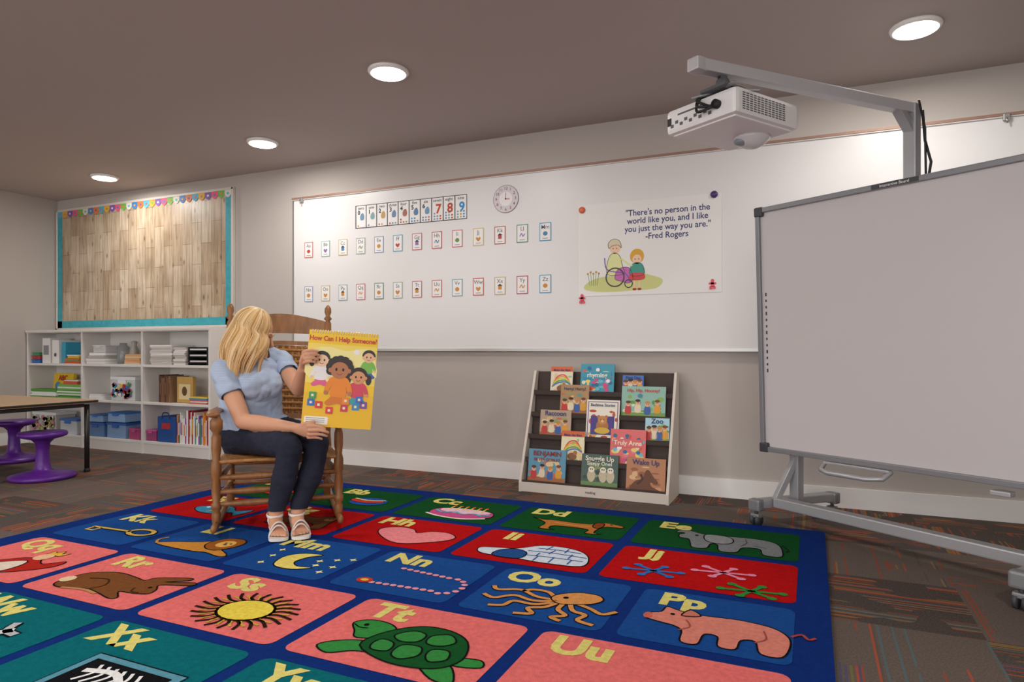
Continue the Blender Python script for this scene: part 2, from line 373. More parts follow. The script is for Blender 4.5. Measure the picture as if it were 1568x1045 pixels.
b=B(); x0,x1,z0,z1=-6.93,-4.56,1.12,2.29; M=frame((0,YB-.021,0),(1,0,0),(0,0,1))
b.box(((x0+x1)/2,YB-.011,(z0+z1)/2),(x1-x0,.02,z1-z0),planks())
teal=mat('#3a9fae',.6,var=.12,vscale=30); fr=mat('#cfc8bf',.45)
for bx in((x0,z0,x1,z0+.07),(x0,z0,x0+.07,z1),(x1-.07,z0,x1,z1),(x0,z1-.03,x1,z1)): b.rect(*bx,.002,teal,M)
for c,s_ in((((x0+x1)/2,z0-.01),(x1-x0+.04,.022)),(((x0+x1)/2,z1+.01),(x1-x0+.04,.022)),((x0-.01,(z0+z1)/2),(.022,z1-z0+.04)),((x1+.01,(z0+z1)/2),(.022,z1-z0+.04))):
    b.box((c[0],YB-.015,c[1]),(s_[0],.028,s_[1]),fr,bev=.003)
pc=['#4fb0c8','#e6a33c','#7b5aa8','#e2587a','#6fb04a','#d8d4c8','#3f7fc0','#e07a3a']
n=30
for i in range(n):
    xx=x0+(i+.5)*(x1-x0)/n; hw=(x1-x0)/n/2
    b.poly([(xx-hw,z1+.0),(xx-hw,z1-.035),(xx-hw*.5,z1-.058),(xx,z1-.066),(xx+hw*.5,z1-.058),(xx+hw,z1-.035),(xx+hw,z1)],.004+.0004*(i%2),mat(pc[i%8],.6),M)
    b.ell(xx,z1-.03,hw*.35,.010,.0055,mat(pc[(i+3)%8],.6),M)
b.obj('bulletin_board')

# ---------------- cubby shelf + contents ----------------
YS=3.97; wl=mat('#e0dcd8',.5)
b=B(); th=.022
xs=[-6.945,-6.13,-5.32,-4.51]; zs=[.10,.44,.765,1.075]
for x in xs: b.box((x,(YS+YB-.02)/2,.54),(th,YB-.02-YS,1.08),wl,bev=.002)
for z in zs: b.box(((xs[0]+xs[-1])/2,(YS+YB-.02)/2+.001,z),(xs[-1]-xs[0]-th,YB-.024-YS,th),wl,bev=.002)
b.box(((xs[0]+xs[-1])/2,YB-.026,.58),(xs[-1]-xs[0],.008,.98),wl); b.box(((xs[0]+xs[-1])/2,YS+.02,.045),(xs[-1]-xs[0]-th,.016,.09),wl)
b.box(((xs[0]+xs[-1])/2,(YS+YB-.02)/2,1.081),(xs[-1]-xs[0]+.02,YB-.02-YS+.02,.022),wl,bev=.003)
b.obj('cubby_shelf')
F=[z+th/2+.0005 for z in zs]
def bins(x,z,w,h,c,lid,n='storage_bin',y=4.09,d=.2):
    b=B(); b.box((x,y,z+h*.43),(w*.94,d*.94,h*.86),mat(c,.3),bev=.006); b.box((x,y,z+h*.9),(w,d,h*.14),mat(lid,.35),bev=.005); b.box((x,y-d/2-.004,z+h*.75),(w*.3,.012,h*.15),mat(lid,.35),bev=.003); b.obj(n)
def stack(x,z,w,h,cols,n='paper_stack',y=4.09,d=.22,k=6):
    b=B(); hh=h/k
    for i in range(k):
        b.box((x+random.uniform(-.008,.008),y+random.uniform(-.006,.006),z+hh*(i+.5)),(w,d,hh*.92),mat(random.choice(cols),.7),rot=(0,0,random.uniform(-.03,.03)))
    b.obj(n)
def books(x0,x1,z,hs,cols,n='book_row',y=4.09):
    b=B(); x=x0
    while x<x1-.01:
        t=random.uniform(.008,.022); h=random.uniform(*hs); c=mat(random.choice(cols),.55)
        b.box((x+t/2,y,z+h/2),(t*.9,.19,h),c,bev=.0015); b.box((x+t/2,y+.001,z+h/2),(t*.65,.186,h+.001),mat('#efe9dc',.8)); b.rect(x+t*.2,z+h*.3,x+t*.8,z+h*.75,.0005,mat(random.choice(cols),.5),frame((0,y-.0955,0),(1,0,0),(0,0,1))); x+=t
    b.obj(n)
C_=['#c8452f','#3a6fae','#e7b93c','#4d8f58','#efece6','#8a4fa0','#e2862f','#2f9aa0','#a52a3a','#dddddd']
b=B(); b.box((-6.70,4.1,F[2]+.12),(.12,.2,.24),mat('#e9e7e5',.5),bev=.004); b.rect(-6.74,F[2]+.08,-6.66,F[2]+.17,.001,mat('#8f8f95',.5),frame((0,3.999,0),(1,0,0),(0,0,1))); b.obj('magazine_file')
b=B(); b.box((-6.56,4.1,F[2]+.11),(.10,.2,.22),mat('#f0efee',.5),bev=.004);b.ell(-6.56,F[2]+.08,.018,.018,.001,mat('#55575c',.5),frame((0,3.999,0),(1,0,0),(0,0,1))); b.obj('ring_binder')
b=B(); b.box((-6.44,4.1,F[2]+.10),(.06,.2,.20),mat('#3aa6c8',.5),bev=.004); b.obj('ring_binder')
bins(-6.855,F[2],.13,.035,'#2f6fc0','#2f6fc0','pencil_tray'); bins(-6.855,F[2]+.036,.13,.035,'#c23b3b','#c23b3b','pencil_tray'); bins(-6.855,F[2]+.072,.12,.03,'#3a9a6a','#3a9a6a','pencil_tray')
stack(-6.28,F[2],.22,.05,['#d8643c','#3c8ad8','#f0f0f0','#58a858'],'workbook_stack',k=4)
stack(-6.27,F[2]+.051,.16,.03,['#e8c23c','#7a4aa0','#f0f0f0'],'workbook_stack',k=3)
stack(-5.95,F[2],.26,.05,['#e9e8e6','#cfcac6'],'card_box_stack',k=2)
stack(-5.93,F[2]+.051,.22,.05,['#b9b2ab','#f2f2f2'],'card_box_stack',k=2); bins(-5.92,F[2]+.103,.18,.07,'#cfcfcf','#e8e8e8','small_box')
b=B(); b.lathe((-5.74,4.1,F[2]),[(.045,0),(.05,.05),(.05,.15),(.03,.17),(.03,.19)],mat('#cfd4d6',.15,trans=.7)); b.obj('clear_jar'); b=B(); b.lathe((-5.635,4.13,F[2]),[(.035,0),(.04,.06),(.04,.12),(.02,.17),(.03,.2),(.01,.21)],mat('#a8a39c',.3)); b.obj('spray_bottle')
stack(-5.455,F[2],.2,.09,['#d9a56a','#d8c0a0','#c9b7a0','#e8a87a'],k=5)
stack(-5.09,F[2],.26,.17,['#f3f1ef','#d6d0cc','#c8c2bd'],k=12); stack(-4.865,F[2],.14,.15,['#e8e4e0','#c8c2bc'],k=9)
b=B()
for i in range(3):
    b.box((-4.655,4.1,F[2]+.02+i*.05),(.22,.24,.006),mat('#26262a',.5)); b.box((-4.655,4.1,F[2]+.032+i*.05),(.2,.22,.012),wht)
    for sx in(-.108,.108): b.box((-4.655+sx,4.1,F[2]+.025+i*.05),(.006,.24,.05),mat('#26262a',.5))
b.obj('letter_tray')
b=B(); b.box((-6.68,4.16,F[1]+.115),(.3,.03,.21),mat('#e8c228',.55),rot=(-.12,0,0)); Mb=frame((-6.68,4.141,F[1]+.12),(1,0,0),(0,.12,1)); b.text('ABC',0,.055,.07,.002,mat('#b83030',.6),Mb,.03); b.ell(-.07,-.02,.04,.04,.002,mat('#4f8fc0',.6),Mb); b.ell(.05,-.03,.05,.035,.002,mat('#5a9a4a',.6),Mb); b.obj('alphabet_book')
stack(-6.34,F[1],.34,.13,['#5f9f45','#7fc060','#e6efe0','#3f853a','#f0f0f0'],'folder_stack',k=10,y=4.05,d=.12); stack(-6.72,F[1],.38,.075,['#5f9f45','#dfe8d8','#f0f0f0','#7fc060'],'folder_stack',k=6,y=4.04,d=.12)
stack(-6.32,F[1]+.131,.2,.04,['#f0f0f0','#d8dce0','#e0603a'],'folder_stack',k=3,y=4.05,d=.12)
bins(-5.6,F[1],.33,.22,'#d5d9db','#e9ebec','clear_tote')
b=B()
for i in range(30): b.box((-5.6+random.uniform(-.13,.13),3.979,F[1]+random.uniform(.03,.15)),(.035,.005,.03),mat(random.choice(C_),.5),rot=(0,random.uniform(-1,1),0))
b.obj('craft_supplies')
stack(-5.95,F[1],.16,.05,['#eeeeee','#d8d8d8'],k=3)
books(-5.14,-4.99,F[1],(.2,.24),['#7a5236','#5a3a2c','#8a6a4c']); 
b=B(); b.box((-4.87,4.05,F[1]+.112),(.19,.03,.22),mat('#c9a45a',.55)); b.rect(-.07,-.08,.07,.05,.002,mat('#e6d3a0',.5),frame((-4.87,4.034,F[1]+.11),(1,0,0),(0,0,1))); b.ell(0,-.01,.03,.04,.003,mat('#6a4a30',.5),frame((-4.87,4.034,F[1]+.11),(1,0,0),(0,0,1))); b.obj('picture_book')
stack(-4.65,F[1],.2,.06,['#e9e9e9','#d06a5a','#e8c23c','#3a8ac0'],k=5)
bins(-6.72,F[0],.36,.2,'#c9c3bc','#dfe3e5','toy_tote')
b=B()
for i in range(40): b.box((-6.72+random.uniform(-.15,.15),3.979,F[0]+random.uniform(.03,.15)),(.04,.005,.03),mat(random.choice(['#c8b060','#9ab05a','#c87a9a','#b0a0a0','#d8d0c0']),.5),rot=(0,random.uniform(-1,1),0))
b.obj('toy_blocks')
bins(-6.36,F[0],.26,.15,'#c8d0d8','#3a72c0')
bins(-5.97,F[0],.24,.13,'#5a7fb0','#2f62b0'); bins(-5.97,F[0]+.132,.2,.07,'#8fb0d8','#3a72c0'); bins(-5.69,F[0],.26,.14,'#7f9ec8','#2c5fae'); bins(-5.69,F[0]+.142,.24,.09,'#8fb4de','#2f78c8'); bins(-5.45,F[0],.15,.1,'#b04a78','#c0508a')
bins(-5.235,F[0],.13,.1,'#a04878','#c85a9a'); b=B(); b.box((-5.04,4.09,F[0]+.11),(.22,.2,.22),mat('#1f4f96',.6),bev=.008); b.box((-5.04,3.988,F[0]+.14),(.1,.006,.05),mat('#b03038',.6)); b.stroke([(-.05,0),(-.03,.05),(.03,.05),(.05,0)],.012,0,mat('#17396e',.6),frame((-5.04,3.985,F[0]+.2),(1,0,0),(0,0,1))); b.obj('fabric_cube')
books(-4.92,-4.55,F[0],(.2,.29),C_+['#efe9e0','#e8e2da','#f2f2f2'])

# ---------------- table & stools ----------------
b=B(); b.box((-5.61,2.85,.523),(1.5,.84,.024),mat('#b99a76',.4,var=.1,vscale=8,stretch=(1,8,1)),bev=.004); b.box((-5.61,2.85,.523),(1.506,.846,.016),mat('#241f1e',.5),bev=.004)
b.box((-5.61,2.85,.495),(1.4,.7,.03),mat('#2a2828',.5))
for x in(-6.3,-4.91):
    for y in(2.5,3.22): b.cyl((x,y,.50),(x,y,.03),.017,mat('#3b3937',.35,metal=.6)); b.cyl((x,y,.2),(x,y,.0),.013,mat('#8f8d8a',.35,metal=.8)); b.lathe((x,y,0),[(.02,0),(.022,.015),(.014,.03)],blk)
b.obj('classroom_table')
pur=mat('#5a2288',.35)
for x,y in((-4.93,2.92),(-5.93,3.29)):
    b=B(); b.lathe((x,y,0),[(.19,0.0),(.205,.014),(.2,.03),(.15,.043),(.07,.055),(.05,.075),(.043,.12),(.04,.2),(.045,.25),(.07,.277),(.12,.29),(.145,.3),(.15,.315),(.143,.33),(.12,.332),(.06,.324),(.01,.322)],pur,seg=40); b.obj('wobble_stool')

# ---------------- rug ----------------
R=B(); I4=Matrix.Identity(4)
def rm(h): return mat(h,1,bump=.6,bscale=350,spec=.05,var=.12,vscale=60)
blue=rm('#0f2e74'); R.rect(-3.51,.80,.06,3.62,.011,blue,I4,r=.03,th=.0105)
rowc=['#0f4c22','#b40f12','#194a90','#e2716f','#07666f']
ys=[3.5-.505*i for i in range(5)]
L5=[-3.36,-2.74,-2.10,-1.45,-.775]; L6=[-3.39,-2.83,-2.26,-1.70,-1.135,-.565]
let=['ABCDE','FGHIJ','KLMNOP','QRSTU','VWXYZ']
cells={}
for i in range(5):
    Ls=L6 if i==2 else L5
    for j,x in enumerate(Ls):
        xr=(Ls[j+1]-.05) if j<len(Ls)-1 else -.05
        R.rect(x,ys[i]-.45,xr,ys[i],.0122,rm(rowc[i]),I4,r=.035); cells[let[i][j]]=(x,xr,ys[i]-.45,ys[i])
yel=rm('#ddd27a')
for c,(xa,xb,ya,yb) in cells.items():
    R.text(c+c.lower(),xa+.15,yb-.085,.16,.0132,yel,I4,.045)
def cen(c): xa,xb,ya,yb=cells[c]; return ((xa+xb)/2+.03,(ya+yb)/2-.05)
Z=.0136; K=rm('#141416')
def sh(c,pts,col,dx=0,dy=0,dz=0,ol=True,sc=.01,smooth=True,w=.006):
    x,y=cen(c); R.shape(pts,Z+dz,rm(col),I4,K if ol else None,w,sc,(x+dx*.01,y+dy*.01),smooth)
def el(c,dx,dy,rx,ry,col,dz=.0008,rot=0):
    x,y=cen(c); R.ell(x+dx*.01,y+dy*.01,rx*.01,ry*.01,Z+dz,rm(col),I4,rot)
def st(c,pts,w,col,dz=.0008,closed=False,sm=5):
    x,y=cen(c); R.stroke([(x+p[0]*.01,y+p[1]*.01) for p in pts],w*.01,Z+dz,rm(col),I4,closed,sm)
sh('E',[(-26,8),(-25,12),(-20,13),(-14,10),(-8,9),(4,11),(15,10),(21,4),(23,-10),(21,-14),(15,-13),(13,-5),(6,-6),(4,-14),(-3,-15),(-5,-6),(-8,-5),(-9,-13),(-15,-14),(-17,-7),(-19,-1),(-23,0),(-24,5),(-22,7),(-23,9)],'#808387',dx=4)
sh('E',[(-12,9),(-5,10),(0,7),(1,0),(-3,-4),(-9,-3),(-12,2)],'#93969a',dx=4,dz=.001); el('E',-12,6,.9,.9,'#101010',.0014); st('E',[(10,8),(11,2),(9,-4)],.5,'#505358',.001); st('E',[(26,5),(29,-2),(28,-5)],.8,'#202022'); st('E',[(14,-1),(20,-3)],.5,'#505358',.001)
sh('D',[(-25,7),(-18,4),(-12,5),(0,4),(8,5),(11,9),(16,10),(24,7),(24,4),(17,3),(14,-2),(14,-10),(18,-11),(10,-12),(9,-5),(-8,-5),(-9,-11),(-6,-12),(-14,-12),(-14,-4),(-17,1)],'#b87434'); sh('D',[(10,8),(14,8),(15,2),(13,-2),(10,1)],'#84441c',dz=.001); el('D',18,7.5,.8,.8,'#101010'); st('D',[(-10,1),(0,-1),(9,0)],.8,'#d8a060')
sh('C',[(-18,-4),(-12,-11),(8,-12),(19,-5),(17,4),(8,7),(-8,7),(-16,4)],'#c85088',dx=2); sh('C',[(-14,4),(-6,7),(8,7),(16,3),(12,-1),(0,-3),(-12,-1)],'#e8c0d0',dx=2,dz=.0009,ol=False); st('C',[(-14,0),(-8,-4),(-2,-1),(4,-4),(10,-1),(16,-4),(19,0)],1.6,'#5bb5c8',.0014); st('C',[(-16,-8),(-6,-12),(8,-13),(20,-8)],1.7,'#e8e2d4')
for k in range(6): st('C',[(-8+k*4,3),(-8+k*4,10)],.9,'#f0d860',.0018,sm=1); el('C',-8+k*4,11,.9,1.3,'#e86a2a',.002)
el('B',4,0,12,9,'#1d58b0'); sh('B',[(-8,3),(0,1),(10,4),(14,1),(4,-4),(-7,-2)],'#d43a2a',dz=.0012); st('B',[(-8,4),(2,2),(13,5)],1.6,'#f0e0a0',.0018)
sh('A',[(-10,4),(-6,8),(0,6),(6,8),(10,4),(8,-6),(2,-9),(-3,-8),(-8,-6)],'#c8302a'); st('A',[(0,6),(2,11)],1.2,'#5a3a20')
sh('F',[(-18,0),(-10,7),(2,8),(10,2),(18,7),(17,-7),(10,-2),(2,-8),(-10,-7)],'#3f8fb0',dx=4); el('F',-7,2,1.2,1.2,'#f0f0f0',.0012); st('F',[(0,6),(2,0),(0,-6)],1,'#d8b040'); st('F',[(5,5),(7,0),(5,-5)],1,'#d8b040')
sh('G',[(-18,-9),(-16,2),(-6,9),(2,9),(7,14),(14,12),(15,4),(18,-8),(12,-10),(9,-3),(4,-3),(3,-10),(-2,-10),(-4,-3),(-8,-10)],'#6b4426'); el('G',11,8,3,3.5,'#a5774c'); el('G',10,9,.6,.6,'#101010',.0012); el('G',12.4,9,.6,.6,'#101010',.0012)
sh('H',[(0,-13),(-16,-4),(-21,5),(-14,11),(-5,10),(0,5),(5,10),(14,11),(21,5),(16,-4)],'#e8888e',dx=2)
sh('I',[(-24,-10),(-28,-3),(-20,0),(-12,2),(-4,10),(6,12),(16,9),(22,1),(22,-10),(6,-12),(-6,-11)],'#d0dbe6',dx=2); sh('I',[(-18,-11),(-18,-3),(-11,1),(-5,-3),(-6,-11)],'#24508c',dx=2,dz=.001)
for q in ([(-2,-5),(8,-4),(23,-4)],[(-4,1),(8,2),(23,1)],[(-1,6),(8,7),(19,6)],[(4,11),(3,5)],[(12,10),(12,4)],[(7,6),(6,0)],[(16,3),(16,-3)],[(2,0),(2,-5)],[(10,-4),(10,-11)],[(18,-4),(18,-10)],[(3,-5),(3,-11)]): st('I',q,.7,'#3a62a8',.0012,sm=2)
for dx,dy,c in((-20,-3,'#2f6fb8'),(6,6,'#e58aa8'),(18,-11,'#2f8a3c')):
    for a in(0,60,120):
        q=math.radians(a+12); ax,ay=11*math.cos(q),6.5*math.sin(q); st('J',[(dx-ax,dy-ay),(dx+ax,dy+ay)],1.7,c,sm=1); el('J',dx-ax,dy-ay,1.8,1.5,c,.0012); el('J',dx+ax,dy+ay,1.8,1.5,c,.0012)
st('K',[(12+7*math.cos(a),1+4.5*math.sin(a)) for a in [k*math.pi/5 for k in range(10)]],3.4,'#141416',closed=True); st('K',[(6,0),(-21,-1)],3.2,'#141416',sm=1)
st('K',[(12+7*math.cos(a),1+4.5*math.sin(a)) for a in [k*math.pi/5 for k in range(10)]],2.2,'#d8b45a',.0014,closed=True); st('K',[(6,0),(-20.5,-1)],2,'#d8b45a',.0014,sm=1); st('K',[(-19,-1),(-19,-6),(-14,-6),(-14,-1)],1.6,'#d8b45a',.0014,sm=1)
sh('L',[(-23,-8),(-16,-3),(-6,1),(2,6),(8,6),(12,-2),(22,-8),(20,-11),(10,-9),(4,-10),(-10,-10)],'#c98a3a'); sh('L',[(0,4),(2,10),(6,12),(12,12),(16,8),(16,1),(12,-5),(6,-5),(1,-1)],'#9a5a22',dz=.0006); el('L',9,3.5,4.4,4.8,'#e0ae5c',.0014); el('L',8,4.5,.7,.7,'#101010',.0018); el('L',11,4.5,.7,.7,'#101010',.0018); el('L',9.5,2.5,1,.7,'#402010',.0018); st('L',[(-22,-8),(-26,-4),(-25,1)],1.2,'#c98a3a')
sh('M',[(-10,-2),(-6,-10),(4,-11),(11,-6),(4,-7),(-1,-3),(0,4),(4,9),(-4,8),(-9,4)],'#e6d470',dx=0)
for dx,dy in((8,2),(14,6),(18,-2),(-16,0),(10,-3),(-18,8),(20,9),(-14,-9),(17,-9)): sh('M',[(0,2),(.6,.6),(2,0),(.6,-.6),(0,-2),(-.6,-.6),(-2,0),(-.6,.6)],'#f0e8a0',dx=dx,dy=dy,ol=False,smooth=False)
for k in range(24):
    if k<9: px_,py_=-13+k*3.2,-10+k*.15
    elif k<16: a=math.radians(-80+(k-9)*27); px_,py_=15+7*math.cos(a),-2+8*math.sin(a)
    else: px_,py_=12-(k-16)*3.2,6+(.35*(k-16))
    el('N',px_,py_,1.35,1.15,'#e79aa8')
el('N',-17,-9,3.4,2.7,'#c83a2a'); el('N',-17,-9,1.7,1.3,'#e8c050',.0014)
for q in ([(2,2),(-6,2),(-14,6),(-22,3),(-25,6)],[(2,1),(-6,-2),(-14,0),(-20,-5),(-25,-3)],[(2,0),(-4,-5),(-12,-5),(-14,-10),(-19,-12)],[(3,0),(0,-6),(-5,-9),(-2,-13),(-8,-15)],[(5,0),(5,-6),(9,-10),(5,-13),(9,-15)],[(7,1),(10,-5),(15,-7),(14,-12),(20,-14)],[(8,2),(15,-1),(20,-4),(24,0)],[(0,4),(-4,8),(-10,8),(-13,5)]): st('O',q,2.6,'#141416',.0006); st('O',q,1.8,'#d49254',.001)
sh('O',[(-1,3),(1,8),(7,12),(14,12),(17,8),(14,3),(8,0),(3,-1)],'#d49254',dz=.0008)
el('O',4,5,1,1,'#101010',.0018)
sh('P',[(-25,4),(-21,7),(-20,12),(-15,10),(-8,9),(4,10),(14,8),(19,3),(20,-4),(18,-13),(12,-13),(10,-5),(6,-6),(5,-13),(0,-13),(-1,-6),(-5,-6),(-6,-14),(-11,-14),(-12,-6),(-15,-3),(-19,-2),(-25,0)],'#d88474',dx=2); el('P',-22.5,2,1.5,2.6,'#c86858',.0014); el('P',-15,6,.8,.8,'#101010',.0014); sh('P',[(0,0),(2,6),(6,2)],'#c87868',dx=-12,dy=6,dz=.001); st('P',[(22,3),(25,6),(27,3),(29,5)],1,'#b04838'); st('P',[(14,4),(15,-2),(12,-6)],.6,'#a05448',.001); st('P',[(-10,3),(-8,-2),(-11,-6)],.6,'#a05448',.001)
sh('Q',[(-20,-12),(-10,-2),(-4,4),(4,6),(12,2),(18,8),(20,2),(14,-6),(4,-12)],'#b0281f'); sh('Q',[(-14,-12),(-6,-3),(2,2),(6,-4),(4,-12)],'#e0d0c0',dz=.0008); el('Q',3,8,4,4,'#e8b890'); sh('Q',[(-4,0),(-5,5),(-2,3),(0,6),(2,3),(5,5),(4,0)],'#e0b040',dx=4,dy=11,smooth=False)
sh('R',[(-24,-6),(-22,3),(-12,8),(0,7),(6,6),(8,10),(20,15),(22,13),(15,8),(26,12),(27,9),(16,5),(19,1),(20,-3),(15,-5),(8,-6),(13,-10),(11,-12),(2,-10),(-6,-9),(-16,-12),(-22,-11)],'#784a28'); el('R',15,1.5,.8,.8,'#101010'); el('R',-23,-5,3,3,'#e0c8a0',.001); st('R',[(-16,-1),(-8,1),(-3,-4),(-5,-9)],.7,'#402410'); st('R',[(10,-1),(12,-4),(16,-4)],.6,'#402410'); st('R',[(-16,-12),(-6,-10),(2,-11)],1.4,'#b88a5c',.001)
for k in range(22):
    a=2*math.pi*k/22; ca,sa=math.cos(a),math.sin(a); st('S',[(10*ca,8.5*sa),(14*ca-1.2*sa,11*sa+1.2*ca),(20*ca,15*sa)],1.2,'#2a1a10'); 
for k in range(22):
    a=2*math.pi*(k+.5)/22; ca,sa=math.cos(a),math.sin(a); st('S',[(10*ca,8.5*sa),(13*ca,10.6*sa),(17*ca-1*sa,13*sa+1*ca)],1.0,'#c8a040',sm=3)
el('S',0,0,11,9,'#2a1a10'); el('S',0,0,9.9,8.0,'#e6d050',.0014)
for q in([(-18,-2),(-22,2),(-26,7),(-22,11),(-15,11),(-10,8),(-8,3)],[(-14,-3),(-22,-6),(-26,-11),(-20,-14),(-14,-10),(-8,-8)],[(8,-8),(16,-15),(23,-15),(17,-6)],[(16,-2),(24,0),(26,-4),(18,-6)]): sh('T',q,'#358840')
sh('T',[(-14,-6),(-12,5),(-4,13),(6,14),(15,9),(19,-2),(14,-10),(0,-12)],'#155226',dz=.0008)
for q in([(-8,4),(-4,9),(1,8),(1,3),(-4,1)],[(3,8),(8,11),(12,7),(9,3),(4,3)],[(-10,0),(-5,-1),(-4,-6),(-9,-7),(-11,-4)],[(-2,-1),(4,0),(6,-5),(2,-9),(-2,-7)],[(8,0),(13,1),(15,-4),(11,-7),(8,-4)]): sh('T',q,'#35853f',dz=.0018)
el('T',-21,7,.9,.9,'#101010',.0014); st('T',[(-25,6),(-22,4.6),(-19,5)],.5,'#101010',.0014)
sh('U',[(-14,0),(-10,8),(0,12),(10,8),(14,0),(9,3),(4,0),(0,3),(-5,0),(-9,3)],'#3f6fb8',dx=8,dy=-4); st('U',[(8,-3),(8,-14),(11,-16),(14,-13)],1.2,'#402410')
sh('V',[(-8,-10),(-10,0),(-4,8),(-6,12),(6,12),(4,8),(10,0),(8,-10)],'#c86a8a')
st('W',[(-10,-14),(10,8)],5,'#141416',sm=1); st('W',[(-10,-14),(10,8)],3.4,'#d8d8dc',.0014,sm=1); st('W',[(5,12),(8,7),(14,6)],4,'#141416'); st('W',[(5,12),(8,7),(14,6)],2.6,'#b8bcc0',.0014); st('W',[(-13,-15),(-6,-8)],3.6,'#b8302a',.0018,sm=1)
sh('X',[(-14,-16),(-14,9),(22,9),(22,-16)],'#5a94a8',smooth=False); sh('X',[(-11,-14),(-11,6),(19,6),(19,-14)],'#121418',smooth=False,dz=.0009)
for q in([(-8,0),(2,2),(10,-2),(16,0)],[(-6,-10),(4,-6),(12,-10)],[(10,-2),(12,-10)]): st('X',q,2.2,'#e8e8e8',.0018)
for k in range(6): st('X',[(-6+k*3.2,4),(-4+k*3.2,0),(-6+k*3.2,-5)],1,'#e8e8e8',.0022)
el('Y',0,0,10,9,'#c83a6a'); sh('Z',[(-18,4),(-10,8),(10,6),(16,-10),(10,-10),(8,-2),(-6,-3),(-8,-11),(-13,-11),(-13,0)],'#e8e8e8')
R.obj('alphabet_rug')

# ---------------- book display ----------------
b=B(); X0,X1=-1.70,-.765; be=mat('#d9cfc4',.6); dkb=mat('#423530',.7)
sideP=[(3.905,0),(3.905,.06),(4.17,.765),(4.235,.765),(4.235,0)]
for x in(X0,X1):
    vs=[(x-.008,p[0],p[1]) for p in sideP]+[(x+.008,p[0],p[1]) for p in sideP]; n=5
    b.add(vs,[list(range(n)),[n+i for i in range(n)][::-1]]+[[i,i+n,(i+1)%n+n,(i+1)%n] for i in range(n)],be)
W=X1-X0-.016; xc=(X0+X1)/2
ty=[3.95,4.00,4.05,4.10,4.15]; tz=[.05,.19,.335,.475,.615]
for y,z in zip(ty,tz):
    b.box((xc,y+.015,z-.006),(W,.06,.012),dkb); b.box((xc,y-.022,z+.008),(W,.005,.028),dkb)
    b.box((xc,y+.047,z+.065),(W,.006,.16),dkb,rot=(-.17,0,0))
b.box((xc,3.912,.032),(W+.016,.012,.06),be,bev=.002); b.box((xc,4.228,.38),(W,.008,.74),be); b.text('reading',xc,.032,.022,.0006,blk,frame((0,3.9055,0),(1,0,0),(0,0,1)),.01)
b.obj('book_display_rack')
BK=[(-1.51,4,.152,.18,'#e9e2c8','rb','Make the Ring'),(-1.266,4,.224,.2,'#3a9ab4','dots','rhyming'),(-1.03,4,.135,.13,'#3b6fc0','kids','First Day'),
(-1.404,3,.193,.204,'#b08a60','kids','Hurry! Hurry!'),(-.954,3,.275,.204,'#8fbcae','girl','Hip, Hip, Hooray!'),
(-1.517,2,.213,.18,'#b8a088','kids','Raccoon'),(-1.202,2,.213,.255,'#f0ead8','bear','Bedtime Stories'),(-.856,2,.147,.155,'#a8d4e4','girl','Zoo'),
(-1.382,1,.153,.2,'#efe6c0','rb','Make the Ring'),(-1.027,1,.22,.228,'#e26a68','dots','Truly Anna'),
(-1.539,0,.254,.22,'#5a96b4','kids','BENJAMIN'),(-1.191,0,.233,.21,'#3f5a50','owl','Snuggle Up'),(-.9045,0,.235,.206,'#b87a50','horse','Wake Up')]
